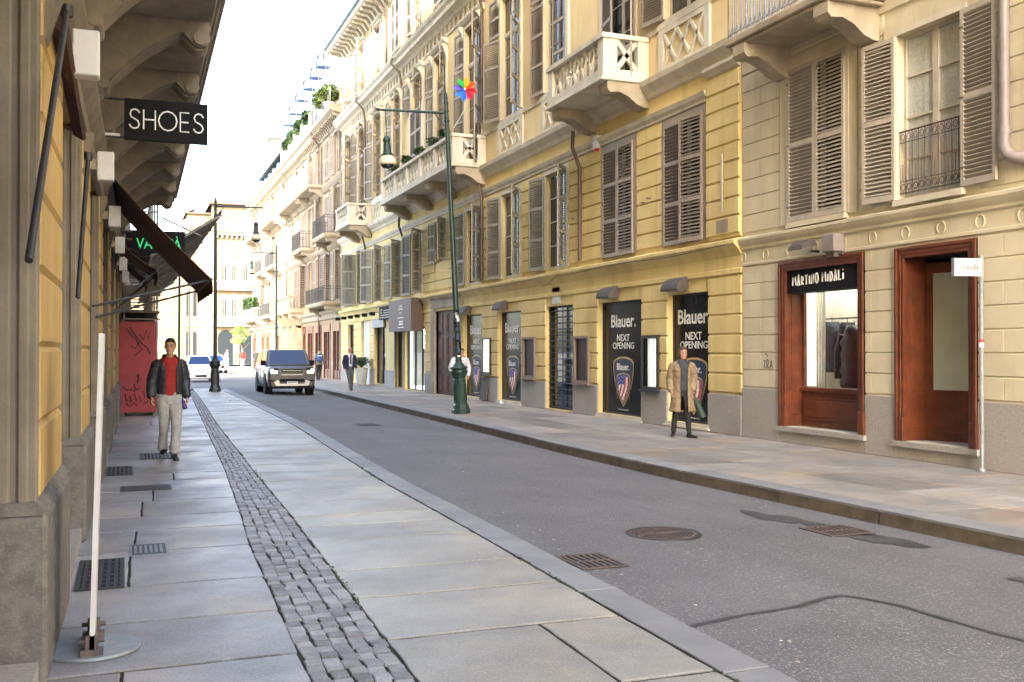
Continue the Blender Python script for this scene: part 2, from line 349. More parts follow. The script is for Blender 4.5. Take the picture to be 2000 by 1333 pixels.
def leaf_mesh(wd, h, panels, mat, pitch=.055):
    key = (round(wd,2), round(h,2), panels, mat, pitch)
    if key in LEAF: return LEAF[key]
    mb = MB(); t = .02; st = .055
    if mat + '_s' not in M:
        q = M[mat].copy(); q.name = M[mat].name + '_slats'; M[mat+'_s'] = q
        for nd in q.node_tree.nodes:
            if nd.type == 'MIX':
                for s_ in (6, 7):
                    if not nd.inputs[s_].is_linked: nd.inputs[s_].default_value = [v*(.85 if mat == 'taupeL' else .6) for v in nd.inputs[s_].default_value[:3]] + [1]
    mb.box(0, st, -t, t, 0, h); mb.box(wd-st, wd, -t, t, 0, h)
    zs = [0] + [h*k/panels for k in range(1, panels)] + [h]
    for k, z in enumerate(zs):
        a = z if k == 0 else z - .04; b = z + .09 if k == 0 else (z if k == panels else z + .04)
        if k == panels: a = z - .07
        mb.box(st, wd-st, -t+.001, t-.001, a, b)
    for k in range(panels):
        a, b = zs[k] + (.09 if k == 0 else .04), zs[k+1] - (.07 if k == panels-1 else .04); n = max(1, int((b-a)/pitch)); p = (b-a)/n
        for i in range(n):
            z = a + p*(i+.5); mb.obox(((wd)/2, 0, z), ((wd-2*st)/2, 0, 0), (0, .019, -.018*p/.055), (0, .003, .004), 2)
    # iron strap hinges and a catch
    for z in (.25, h/2, h-.25): mb.box(-.012, .06, -t-.006, -t+.001, z-.012, z+.012, 1)
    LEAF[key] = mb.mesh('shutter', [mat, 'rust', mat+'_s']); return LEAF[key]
def leaf(parent, side, yh, X, z0, wd, h, op, mat, panels=2, pitch=.055):
    a = R(90+op) if side == 'near' else R(-90-op)
    return put('shutter', leaf_mesh(wd, h, panels, mat, pitch), parent, loc=(X, yh, z0), rot=(0, 0, a))
def window(root, y0, y1, z0, z1, sh=None, mat='gshut', panels=2, trim=.12, tm='trimD', X=XR, depth=.14, sill=True, pitch=.055, transom=None, lace=False, fm='frame', casement=True):
    """frame and surround = window; pane, sill, shutters = its children.  sh = (near leaf angle, far leaf angle) or None"""
    mb = MB(); D = X + depth; e = .05
    if trim:
        p = .03
        mb.box(X-p, X+.01, y0-trim, y0, z0, z1+trim, 1); mb.box(X-p, X+.01, y1, y1+trim, z0, z1+trim, 1); mb.box(X-p+.002, X+.01, y0, y1, z1, z1+trim, 1)
    mb.box(D-.05, D, y0, y0+e, z0, z1); mb.box(D-.05, D, y1-e, y1, z0, z1); mb.box(D-.049, D, y0+e, y1-e, z1-e, z1); mb.box(D-.049, D, y0+e, y1-e, z0, z0+.08)
    ym = (y0+y1)/2
    if casement:
        mb.box(D-.055, D, ym-.05, ym+.05, z0+.08, z1-e)
        nz = max(1, round((z1-z0)/.65))
        for k in range(1, nz): z = z0 + (z1-z0)*k/nz; mb.box(D-.04, D-.002, y0+e, ym-.05, z-.015, z+.015); mb.box(D-.04, D-.002, ym+.05, y1-e, z-.015, z+.015)
    if transom: mb.box(D-.07, D-.001, y0, y1, transom-.07, transom+.07)
    wo = mb.build('window', [fm, tm], root)
    g = MB(); g.quad((D-.02,y0+e,z0), (D-.02,y1-e,z0), (D-.02,y1-e,z1), (D-.02,y0+e,z1))
    g.build('pane', 'clear' if lace else 'glass', wo)
    if lace:
        c = MB(); n = 14
        for i in range(n):
            a, b = y0+.05+(y1-y0-.1)*i/n, y0+.05+(y1-y0-.1)*(i+1)/n; xa, xb = D-.012+.006*(i % 2), D-.012+.006*((i+1) % 2)
            c.quad((xa,a,z0), (xb,b,z0), (xb,b,z1), (xa,a,z1))
        c.build('curtain', 'lace', wo)
    if sill:
        s = MB(); s.box(X-.09, X+depth-.05, y0-trim-.03, y1+trim+.03, z0-.09, z0-.001); s.build('sill', tm, wo)
    if sh:
        lw = (y1-y0)/2
        leaf(wo, 'near', y0-.005, X-.055, z0+.01, lw, z1-z0-.02, sh[0], mat, panels, pitch); leaf(wo, 'far', y1+.005, X-.055, z0+.01, lw, z1-z0-.02, sh[1], mat, panels, pitch)
    return wo
# ------------------------------------------------------------------ ground
KL = [(-12,2.95),(3.9,2.96),(8.4,3.08),(12,3.15),(21.6,3.6),(32,3.78),(43.5,3.88)]
KR = [(-12,7.6),(6.3,7.05),(8,6.98),(11.6,6.84),(15.4,6.84),(24,7.12),(43.6,7.62),(60,8.0),(93,8.7)]
SL = [(-12,.62),(4.8,.83),(8.5,.95),(10.1,1.05),(13.7,1.23),(22.4,1.58),(34.4,2.06),(43.5,2.4)]
SR = [(-12,1.16),(4.6,1.30),(6.3,1.36),(8.3,1.43),(10,1.49),(13,1.56),(22.4,1.84),(34.3,2.32),(43.5,2.62)]
def wallx(y): return -.465 + .0118*y
mb = MB(); mb.quad((-400,-200,-.22),(400,-200,-.22),(400,800,-.22),(-400,800,-.22)); mb.build('ground', pm('far_paving', (.34,.32,.3), (.28,.265,.25), .5, .8), kind='structure')
def roadz(x, y):
    a, b = interp(KL, min(y, 43)), interp(KR, y); t = max(0, min(1, (x-a)/(b-a))); return -.03 - .12*t + .025*math.sin(math.pi*t)
mb = MB(); ys = [-12 + i*1.5 for i in range(71)]; nx = 12; vs = []
for y in ys:
    a = interp(KL, y) if y < 43.6 else 2.6; b = interp(KR, y)
    for i in range(nx+1):
        x = a + (b-a)*i/nx; vs.append((x, y, roadz(x, y)))
mb.add(vs, [(j*(nx+1)+i, j*(nx+1)+i+1, (j+1)*(nx+1)+i+1, (j+1)*(nx+1)+i) for j in range(len(ys)-1) for i in range(nx)], 0, True)
mb.build('road', 'asph', kind='structure')
# coarse patch and tar seam, near right
seam = [(3.05,5.08),(3.5,5.2),(3.95,5.27),(4.25,5.40),(4.42,5.43),(4.5,5.33),(4.6,5.1),(4.62,4.8),(4.66,4.4),(4.75,4.05),(4.9,3.5),(5.1,2.4)]
mb = MB(); vs = [(x, y, roadz(x,y)+.004) for x, y in seam] + [(interp(KL,y), y, roadz(interp(KL,y),y)+.004) for y in (2.4,3.2,4,4.6,5.05)]
mb.add([Vector(v) for v in vs] , [tuple(range(len(vs)))]); mb.build('road', 'asph2', kind='structure')
mb = MB(); rnd = random.Random(3); L_, R_ = [], []; fine = []
for i in range(len(seam)-1):
    for k in range(5): t = k/5; fine.append((seam[i][0]*(1-t)+seam[i+1][0]*t, seam[i][1]*(1-t)+seam[i+1][1]*t))
for i, (x, y) in enumerate(fine[:-1]):
    dx, dy = fine[i+1][0]-x, fine[i+1][1]-y; l = math.hypot(dx, dy); wv = .022*rnd.uniform(.7,1.4); L_.append((x-dy/l*wv, y+dx/l*wv)); R_.append((x+dy/l*wv, y-dx/l*wv))
vs = [(x,y,roadz(x,y)+.008) for x,y in L_] + [(x,y,roadz(x,y)+.008) for x,y in R_]; n = len(L_)
mb.add(vs, [(i,i+1,i+1+n,i+n) for i in range(n-1)]); mb.build('road', 'tar', kind='structure')
# damp stains round the gully
def blob(name, cx, cy, rx, ry, mat, seed, dz=.006, jag=.35):
    r = random.Random(seed); pts = []; k = 140; ph = [r.uniform(0,6.28) for _ in range(6)]
    for i in range(k):
        a = 2*math.pi*i/k; q = 1 + sum(jag/(j+1.5)*math.sin((j+2)*a+ph[j]) for j in range(6)) + r.gauss(0,.03) + .06*math.sin(17*a+ph[0]) + .04*math.sin(31*a+ph[1]); x, y = cx+rx*q*math.cos(a), cy+ry*q*math.sin(a); pts.append((x, y, roadz(x,y)+dz))
    m = MB(); c = (cx, cy, roadz(cx,cy)+dz); m.add(pts+[c], [(i,(i+1)%k,k) for i in range(k)]); m.build(name, mat, kind='structure')
blob('road', 6.28, 7.5, .26, .62, 'wet', 5, jag=.25); blob('road', 6.1, 8.5, .2, .4, 'wet', 9); blob('road', 6.3, 5.3, .22, .4, 'wet', 4)
# left pavement: base, slabs, cobble band, kerb
mb = MB(); ys = [-12 + i*1.0 for i in range(57)]; vs = []
for y in ys: vs += [(-1.2, y, -.011), (interp(KL, y), y, -.011)]
mb.add(vs, [(2*i, 2*i+1, 2*i+3, 2*i+2) for i in range(len(ys)-1)]); mb.build('pavement', 'joint', kind='structure')
rnd = random.Random(11)
def slab(mb, P, z, g=.017, th=.018, m=0):              # P four corners (x,y) ccw
    cx = sum(p[0] for p in P)/4; cy = sum(p[1] for p in P)/4
    def ins(p, d): v = Vector((cx-p[0], cy-p[1])); v.normalize(); return (p[0]+v.x*d*1.4, p[1]+v.y*d*1.4)
    o, i, near = [], [], min(p[1] for p in P) < 16
    for k in range(4):
        a, b = P[k], P[(k+1) % 4]; L_ = math.hypot(b[0]-a[0], b[1]-a[1]); n = max(1, int(L_/.12)) if near else 1; nx_, ny_ = -(b[1]-a[1])/L_, (b[0]-a[0])/L_
        if (cx-a[0])*nx_ + (cy-a[1])*ny_ < 0: nx_, ny_ = -nx_, -ny_
        for q in range(n):
            t = q/n; j = g*.34*(2.8 if abs(b[0]-a[0]) > abs(b[1]-a[1]) and th < .025 and g > .01 else 1) + (abs(rnd.gauss(0,.0035)) if near else 0); x, y = a[0]+(b[0]-a[0])*t, a[1]+(b[1]-a[1])*t
            if q == 0: v = Vector((cx-x, cy-y)).normalized(); o.append((x+v.x*(j+.004), y+v.y*(j+.004))); i.append((x+v.x*(j+.012), y+v.y*(j+.012)))
            else: o.append((x+nx_*j, y+ny_*j)); i.append((x+nx_*(j+.005), y+ny_*(j+.005)))
    N_ = len(o); tx, ty = rnd.uniform(-.0016,.0016), rnd.uniform(-.0016,.0016)
    vs = [(*p, z-th) for p in o] + [(*p, z-.004) for p in o] + [(p[0], p[1], z + tx*(p[0]-cx) + ty*(p[1]-cy)) for p in i]
    mb.add(vs, [tuple(range(2*N_, 3*N_))] + [(a, (a+1)%N_, (a+1)%N_+N_, a+N_) for a in range(N_)] + [(a+N_, (a+1)%N_+N_, (a+1)%N_+2*N_, a+2*N_) for a in range(N_)], m)
mb = MB()
def rows(y0, y1, xa, xb, lo, hi, split, skew, fixed=(), mt=0):
    y = y0; fx = list(fixed)
    while y < y1:
        d = rnd.uniform(lo, hi)
        if fx and y + d > fx[0] - .35: d = fx[0] - y; fx.pop(0)
        n = y + d; A, B = xa(y), xb(y); A2, B2 = xa(n), xb(n); s0, s1 = skew(y), skew(n)
        cuts = [0, 1] if rnd.random() > split else [0, rnd.uniform(.3,.7), 1]
        for k in range(len(cuts)-1):
            t0, t1 = cuts[k], cuts[k+1]
            slab(mb, [(A+(B-A)*t0, y+s0*t0), (A+(B-A)*t1, y+s0*t1), (A2+(B2-A2)*t1, n+s1*t1), (A2+(B2-A2)*t0, n+s1*t0)], .0, m=mt)
        y = n
sk = lambda y: .02*math.sin(y*1.7)
rows(-4, 43, lambda y: wallx(y)-.02, lambda y: interp(SL, y)+.004, .75, 1.35, .45, sk, (4.35,5.3,6.25,7.2,8.4))
rows(-4, 43, lambda y: interp(SR, y)-.004, lambda y: interp(KL, y)-.250, .8, 1.25, .12, lambda y: .0, (4.28,5.37,6.32,7.15,8.33,9.05,9.6), 1)
mb.build('pavement', ['slab', 'slabW'], kind='structure')
mb = MB(); y = -4
while y < 43.2:
    d = rnd.uniform(1.1, 2.0); n = min(y+d, 43.4); a = lambda q: interp(KL, q)
    P = [(a(y)-.25, y), (a(y)+.03, y), (a(n)+.03, n), (a(n)-.25, n)]; slab(mb, P, .004, th=.12); y = n
mb.build('kerb', 'kerb', kind='structure')
mb = MB(); y = -1.0
while y < 42:
    d = rnd.uniform(.095, .125); a, b = interp(SL, y)+.004, interp(SR, y)-.004; N = 5 if y < 16 else 4; wv = (b-a)/N; ju = .012*math.sin(y*3)
    for k in range(N):
        x = a + wv*k + rnd.uniform(-.008,.008); yy = y + rnd.uniform(-.011,.011) + .02*math.sin(k*1.9+y*.7); q = .003; s = .016
        X0, X1, Y0, Y1 = x+q, x+wv-q, yy+q, yy+d-q; z = rnd.uniform(-.003,.004)
        j = lambda: rnd.uniform(-.006,.006)
        b4 = [(X0+j(),Y0+j()),(X1+j(),Y0+j()),(X1+j(),Y1+j()),(X0+j(),Y1+j())]; cx, cy = (X0+X1)/2, (Y0+Y1)/2
        t4 = [(p[0]+(cx-p[0])*.13, p[1]+(cy-p[1])*.13) for p in b4]
        mb.add([(*p,-.02) for p in b4]+[(*p,z-.004) for p in b4]+[(*p,z) for p in t4], [(8,9,10,11)]+[(c,(c+1)%4,(c+1)%4+4,c+4) for c in range(4)]+[(c+4,(c+1)%4+4,(c+1)%4+8,c+8) for c in range(4)])
    y += d
mb.build('cobble_pavement', 'cob', kind='structure')
# right pavement
mb = MB(); vs = []; ys = [-12 + i*1.5 for i in range(71)]
for y in ys: vs += [(interp(KR, y)+.05, y, -.011), (11.6, y, -.011)]
mb.add(vs, [(2*i, 2*i+1, 2*i+3, 2*i+2) for i in range(len(ys)-1)]); mb.build('pavement', 'joint', kind='structure')
mb = MB()
for lane in range(4):
    y = -4 - lane*.7
    while y < 92:
        d = rnd.uniform(1.3, 2.3); n = y+d
        P = []
        for q, t in ((y, lane/4), (y, (lane+1)/4), (n, (lane+1)/4), (n, lane/4)):
            a = interp(KR, q)+.32; P.append((a + (10.62-a)*t, q))
        slab(mb, P, 0, g=.010); y = n
mb.build('pavement', 'slabR', kind='structure')
mb = MB(); mf = MB(); y = -4
while y < 92.5:
    d = rnd.uniform(1.4, 2.4); n = y+d; a = lambda q: interp(KR, q)
    slab(mb, [(a(y), y), (a(y)+.32, y), (a(n)+.32, n), (a(n), n)], .002, g=.003, th=.03)
    mf.add([(a(y)+.008, y+.006, -.028), (a(n)+.008, n-.006, -.028), (a(n)-.004, n-.006, -.2), (a(y)-.004, y+.006, -.2)], [(0,1,2,3)]); y = n
mb.build('kerb', 'kerb', kind='structure'); mf.build('kerb', 'kerbf', kind='structure')
mb = MB()
for i in range(1100):                                   # moss and weeds in the joints beside the kerb and band
    y = rnd.uniform(3.5, 20); x = rnd.choice([interp(KL,y)-.255, interp(SR,y)+.005]) + rnd.gauss(0,.012); z = .002
    if math.sin(y*2.1)+math.sin(y*.9+x) < .7: continue
    a = rnd.uniform(0,6.28); q = rnd.uniform(.006,.016); mb.add([(x-math.cos(a)*q, y-math.sin(a)*q, z), (x+math.cos(a)*q, y+math.sin(a)*q, z), (x+.3*q, y, z+rnd.uniform(.004,.016))], [(0,1,2)])
mb.build('moss', 'leaf', kind='stuff')
mb = MB()
for i in range(70):
    x, y = rnd.choice([rnd.uniform(3.1, 6.7), rnd.gauss(6.5,.2), rnd.gauss(3.3,.15)]), rnd.uniform(4, 22); q = rnd.uniform(.008,.022); a = rnd.uniform(0,6.28); z = roadz(x,y)+.006
    mb.add([(x+q*math.cos(a),y+q*math.sin(a),z),(x-q*math.sin(a)*.6,y+q*math.cos(a)*.6,z+.004),(x-q*math.cos(a),y-q*math.sin(a),z),(x+q*math.sin(a)*.6,y-q*math.cos(a)*.6,z+.006)], [(0,1,2,3)])
mb.build('litter', 'trim', kind='stuff')
# ------------------------------------------------------------------ grates and covers
def grate(name, label, x0, x1, y0, y1, nb, zf, group=None, rows_=1, mat='rust'):
    cx, cy = (x0+x1)/2, (y0+y1)/2; z = zf(cx, cy); r = thing(name, label, 'drain cover', (cx, cy, z), group=group)
    m = MB(); m.box(x0, x1, y0, y1, z+.001, z+.0035, 1); f = .03
    m.box(x0, x1, y0, y0+f, z+.0036, z+.010); m.box(x0, x1, y1-f, y1, z+.0036, z+.010); m.box(x0, x0+f, y0+f, y1-f, z+.0036, z+.010); m.box(x1-f, x1, y0+f, y1-f, z+.0036, z+.010)
    m.build('grate_frame', [mat, 'dark'], r); b = MB(); w0 = (x1-x0-2*f)
    for k in range(nb):
        xa = x0+f + w0*(k+.25)/nb; b.box(xa, xa+w0*.5/nb, y0+f, y1-f, z+.0037, z+.009)
    for k in range(rows_): yy = y0 + (y1-y0)*(k+1)/(rows_+1); b.box(x0+f, x1-f, yy-.012, yy+.012, z+.004, z+.0095)
    b.build('bars', mat, r); return r
zl = lambda x, y: .003
grate('pavement_grate', 'large dark ribbed iron grate by the left wall, behind the upright white board', -.31, .0, 7.15, 8.15, 5, zl, rows_=6, mat='iron')
grate('pavement_grate', 'long iron grate under the feet of the walking man in the red jumper', .2, .72, 15.5, 16.3, 9, zl, mat='iron')
grate('pavement_grate', 'narrow pair of iron vent grates by the left wall beyond the large grate', -.22, .1, 13.6, 14.6, 5, zl, rows_=3, mat='iron')
grate('road_gully', 'rusty barred gully beside the left kerb, nearest of the road gullies', 3.12, 3.5, 6.68, 7.2, 6, lambda x,y: roadz(x,y)+.002)
grate('road_gully', 'rusty barred gully on a damp patch beside the right kerb', 5.92, 6.42, 7.42, 7.88, 8, lambda x,y: roadz(x,y)+.010)
grate('road_gully', 'small far gully in the middle of the road near the green lamp post', 4.7, 5.2, 21.5, 22.1, 6, lambda x,y: roadz(x,y)+.002, mat='iron')
t = thing('inspection_cover', 'small rectangular iron cover set in the left pavement slabs', 'drain cover', (.18,8.46,.003)); m = MB(); m.box(.03,.33,8.22,8.7,.001,.006); m.build('cover_frame', 'galv', t)
m = MB(); 
m.box(.055,.305,8.25,8.67,.0061,.008)
for i in range(6): m.box(.07+.038*i, .09+.038*i, 8.3, 8.62, .0081, .0105, 1)
m.build('cover_plate', ['iron','galv'], t)
t = thing('inspection_cover', 'worn oblong iron plate in the left pavement beyond the small cover', 'drain cover', (.25,12.3,.003)); m = MB(); m.box(-.05,.5,12.05,12.5,.001,.005); m.build('cover_plate', 'iron', t)
t = thing('inspection_cover', 'rusty oval manhole cover between the two rusty road gullies', 'manhole cover', (4.45,7.85,roadz(4.45,7.85)))
z = roadz(4.45,7.85)+.003; m = MB(); m.lathe([(.34,0),(.34,.006),(.30,.006),(.30,.003)], (4.45,7.85,z), 32); m.build('cover_ring', 'iron', t)
m = MB(); m.lathe([(.30,0),(.30,.006)], (4.45,7.85,z), 32)
for i in range(-8,9):
    xx = 4.45 + i*.034; hh = math.sqrt(max(.28**2 - (i*.034)**2, 0))
    if hh > .03:
        for a, b in ((-hh,-hh*.1),(hh*.1,hh)): m.box(xx-.009, xx+.009, 7.85+a, 7.85+b, z+.006, z+.011)
m.build('cover_plate', 'rust', t)
# ------------------------------------------------------------------ right side: yellow palazzo
Y0, Y1 = 15.75, 52.5
yel = thing('palazzo', 'long yellow palazzo with rusticated ground floor, louvred shutters and stone balconies', 'building', (XR, 34, 0))
gops = [(16.89,18.47,.12,2.74),(19.6,21.8,.10,2.72),(23.21,25.01,.04,2.76),(26.79,28.72,.10,2.74),(30.17,32.09,.08,2.76),(32.6,35.3,.0,3.1),(36.7,39.7,.02,2.5),(39.9,41.2,.05,2.95),(42.98,45.0,.1,3.0),(45.9,47.7,.04,3.0),(49.4,50.8,.5,2.9)]
mez = [(17.05,18.55,3.75,6.3),(19.95,21.45,3.75,6.3),(23.6,25.05,3.75,6.3),(26.9,28.45,3.75,6.25),(30.3,31.9,3.75,6.2),(34.06,35.3,4.76,6.28),(37.15,38.7,3.78,6.22),(40.4,41.8,3.78,6.14),(43.75,45.3,3.78,6.25),(47.1,48.6,3.78,6.28),(49.9,51.3,3.78,6.3)]
balc = {1, 4, 5, 6, 9}
mains = [(a, b, 7.5 if i in balc else 8.55, 12.3) for i, (a, b, c, d) in enumerate(mez)]; mains[5] = (34.1, 35.5, 7.5, 12.3)
att = [(a+.1, b-.1, 14.15, 16.35) for a, b, c, d in mains]
mb = MB(); allops = gops + mez + mains + att
wall_holes(mb, XR, Y0, Y1, 0, 3.5, gops, 0, .16); wall_holes(mb, XR, Y0, Y1, 3.5, 7.2, mez, 0, .16)
wall_holes(mb, XR, Y0, Y1, 7.2, 16.9, mains+att, 1, .16)
mb.box(XR+.16, XR+8, Y0, Y1, 3.0, 17.0, 2); mb.box(XR+4, XR+8, Y0, Y1, 0, 3.0, 2)
for a, b in ((15.75,16.89),(18.47,19.6),(21.8,23.21),(25.01,26.79),(28.72,30.17),(32.09,32.6),(35.3,36.7),(41.2,42.98),(47.7,49.4),(50.8,52.5)): mb.box(XR+.16, XR+4, a, b, 0, 3.0, 2)
courses(mb, XR, Y0, Y1, .78, 2.99, .37, [(a, b, 0, 9) for a, b, *_ in gops] + [(39.5,42.98,0,9)])
courses(mb, XR, Y0+1.15, Y1, 3.78, 6.42, .33, [(a-.14, b+.14, c-.1, d+.14) for a, b, c, d in mez])
courses(mb, XR-.05, Y0, Y0+1.12, 3.75, 6.82, .36, []); mb.box(XR-.05, XR, Y0, Y0+1.12, 3.7, 6.9)
mb.build('wall', ['yel', 'yelU', 'dark'], yel)
mb = MB()
for i in range(len(gops)+1):
    a = Y0 if i == 0 else gops[i-1][1]; b = gops[i][0] if i < len(gops) else Y1
    if i == 10: continue
    if b - a > .2: mb = MB(); mb.box(XR-.045, XR+.1, a+.002, b-.002, 0, .75); bev(mb.build('plinth', 'plinth', yel), .012)
mb = MB(); cornice(mb, XR, Y0-.0, Y1, [(0,3.0),(.05,3.02),(.05,3.10),(.02,3.12),(.02,3.34),(.04,3.36),(.07,3.42),(.13,3.50),(.20,3.56),(.20,3.62),(.0,3.68)]); mb.build('string_course', 'yel', yel)
mb = MB(); cornice(mb, XR, Y0+1.12, Y1, [(0,6.43),(.05,6.45),(.05,6.5),(.10,6.56),(.13,6.64),(.0,6.66)]); cornice(mb, XR-.05, Y0, Y0+1.12, [(0,6.83),(.05,6.86),(.12,6.96),(.12,7.02),(0,7.03)])
mb.build('string_course', 'trim', yel)
mb = MB(); cornice(mb, XR, Y0, Y1, [(0,7.0),(.05,7.03),(.07,7.12),(.16,7.2),(.22,7.27),(.24,7.38),(.0,7.42)]); mb.build('ledge', 'trim', yel)
# parapet zone: panels with lattice under the tall windows
mb = MB(); cornice(mb, XR, Y0, Y1, [(0,8.36),(.035,8.37),(.045,8.45),(0,8.47)]); mb.build('parapet_cap', 'trim', yel)
for a, b, c, d in mains:
    mb = MB(); mb.box(XR-.05, XR, a-.30, b+.30, 8.36, 8.5, 0)
    if c > 8:
        mb.box(XR-.045, XR, a-.25, a-.05, 7.42, 8.36); mb.box(XR-.045, XR, b+.05, b+.25, 7.42, 8.36); mb.box(XR-.044, XR, a-.05, b+.05, 7.42, 7.55); mb.box(XR-.044, XR, a-.05, b+.05, 8.25, 8.36)
        n = 3; wv = (b-a+.1)/n
        for k in range(n):
            ya = a-.05+wv*k; cz = 7.9
            for s in (1,-1): mb.obox((XR-.025, ya+wv/2, cz), (.018,0,0), (0, wv/2*.96, s*.33), (0, -s*.02, .035))
    mb.build('parapet_panel', 'trim', yel)
for i, (a, b, c, d) in enumerate(mez):
    if i < 2: sh = (6, 0) if i == 0 else (0, 0)
    else: sh = (random.uniform(137,147), random.uniform(168,176)) if i not in (8, 9) else (random.uniform(140,155), random.uniform(95,160))
    window(yel, a, b, c, d, sh, 'taupe' if i < 2 else 'gshut', 3, .12, 'taupe' if i < 2 else 'trim', depth=.15, sill=False, pitch=.07 if i < 2 else .055)
    if i < 2:
        pass
for (a, b, c, d) in mains:                                # heads with brackets over the tall windows
    m = MB(); m.box(XR-.06, XR, a-.16, a, c, 12.32); m.box(XR-.06, XR, b, b+.16, c, 12.32); m.box(XR-.058, XR, a, b, 12.3, 12.4)
    cornice(m, XR, a-.28, b+.28, [(.0,12.42),(.1,12.45),(.16,12.5),(.2,12.56),(.2,12.6),(0,12.64)])
    for y in (a-.2, b+.04): m.extr([(0,12.42),(-.22,12.42),(-.22,12.3),(-.12,12.16),(-.06,11.95),(0,11.85)], lambda u,v,t,y=y: (XR+u, y+t, v), 0, .16)
    m.build('window_surround', 'trim', yel)
angs = [(140,172),(150,10),(4,174),(142,160),(148,172),(140,172),(0,0),(144,170),(142,165),(150,170),(140,172)]
for i, (a, b, c, d) in enumerate(mains):
    wo = window(yel, a, b, c, 11.02, angs[i], 'taupe', 3 if c > 8 else 4, 0, 'trim', depth=.15, sill=False, casement=True)
    leaf(wo, 'near', a-.005, XR-.055, 11.12, (b-a)/2, 1.16, (143, 148, 141, 146)[i % 4], 'taupe', 2); leaf(wo, 'far', b+.005, XR-.055, 11.12, (b-a)/2, 1.16, (174,170,172,175)[i % 4], 'taupe', 2)
    g = MB(); g.box(XR+.08, XR+.14, a, b, 11.02, 11.14); g.box(XR+.09, XR+.14, (a+b)/2-.04, (a+b)/2+.04, 11.14, 12.3); g.build('transom', 'frame', wo)
    g = MB(); g.quad((XR+.12,a,11.14),(XR+.12,b,11.14),(XR+.12,b,12.3),(XR+.12,a,12.3)); g.build('pane', 'glass', wo)
mb = MB(); cornice(mb, XR, Y0, Y1, [(0,12.68),(.05,12.7),(.05,12.76),(.02,12.78)])
y = Y0 + .2
while y < Y1 - .2: mb.box(XR-.05, XR, y, y+.17, 12.78, 13.1); y += .5
mb.build('frieze', 'trim', yel)
mb = MB(); cornice(mb, XR, Y0, Y1, [(0,13.08),(.08,13.1),(.14,13.2),(.36,13.24),(.38,13.38),(.46,13.46),(.5,13.56),(.0,13.66)]); mb.build('main_cornice', 'trim', yel)
for (a, b, c, d) in att:
    m = MB(); m.box(XR-.05, XR, a-.16, a, c, d); m.box(XR-.05, XR, b, b+.16, c, d); m.box(XR-.049, XR, a, b, d, d+.12); cornice(m, XR, a-.26, b+.26, [(.0,d+.14),(.1,d+.17),(.15,d+.24),(0,d+.27)])
    m.box(XR-.04, XR, a-.62, a-.5, 13.7, 16.8); m.box(XR-.04, XR, b+.5, b+.62, 13.7, 16.8)
    m.build('window_surround', 'trim', yel)
aa = [None,(145,174),(0,0),(140,170),None,(0,0),(145,172),(0,3),None,(140,172),(60,172)]
for i, (a, b, c, d) in enumerate(att): window(yel, a, b, c, d, aa[i], 'taupeL', 3, 0, 'trim', depth=.14, sill=False)
mb = MB(); cornice(mb, XR, Y0, Y1, [(0,16.75),(.08,16.78),(.1,16.9),(.25,17.0),(.85,17.08),(.9,17.3),(.0,17.32)])
y = Y0 + .2
while y < Y1:                                             # eaves brackets
    mb.extr([(0,16.55),(-.1,16.6),(-.3,16.9),(-.75,16.95),(-.75,17.08),(0,17.08)], lambda u,v,t,y=y: (XR+u, y+t, v), 0, .2); y += .62
mb.build('eaves', 'trim', yel)
mb = MB(); mb.add([(XR-.95,Y0,17.32),(XR-.95,Y1,17.32),(XR+4,Y1,19.4),(XR+4,Y0,19.4),(XR+9,Y0,17.3),(XR+9,Y1,17.3)], [(0,1,2,3),(3,2,5,4),(0,3,4),(1,5,2)]); mb.box(XR-1.0, XR-.88, Y0, Y1, 17.26, 17.42)
rf = mb.build('roof', 'slate', yel)
def downpipe(root, pts, r=.05, mat='pipe'):
    m = MB(); m.tube(pts, r, 8)
    for a, b in zip(pts[:-1], pts[1:]):
        a, b = Vector(a), Vector(b); l = (b-a).length
        if l > 1.5:
            for k in range(1, int(l/1.2)+1): c = a + (b-a)*k*1.2/l; d = (b-a)/l*.02; m.tube([c-d, c+d], r*1.25, 8)
    return m.build('downpipe', mat, root)
for yy in (30.0, 39.9, 46.6):
    downpipe(yel, [(XR-.5,yy,13.5),(XR-.55,yy,13.3),(XR-.2,yy,12.95),(XR-.1,yy,12.4),(XR-.1,yy,8.9),(XR-.3 if yy==30. else XR-.12,yy-.05,8.7),(XR-.3,yy,7.3),(XR-.1,yy,6.4),(XR-.1,yy,3.8)] if yy != 39.9 else [(XR-.5,yy,13.5),(XR-.55,yy,13.3),(XR-.2,yy,12.95),(XR-.1,yy,12.4)])
for yy in (42.5,): downpipe(yel, [(XR-.9,yy,17.1),(XR-.6,yy,16.7),(XR-.1,yy,16.3),(XR-.1,yy,13.7)])
downpipe(yel, [(XR-.3,22.6,7.0),(XR-.3,22.65,6.6),(XR-.1,22.65,6.1),(XR-.1,22.65,3.8)])
downpipe(yel, [(XR-.3,39.5,7.1),(XR-.3,39.55,6.6),(XR-.1,39.6,6.1),(XR-.1,39.6,3.8)])
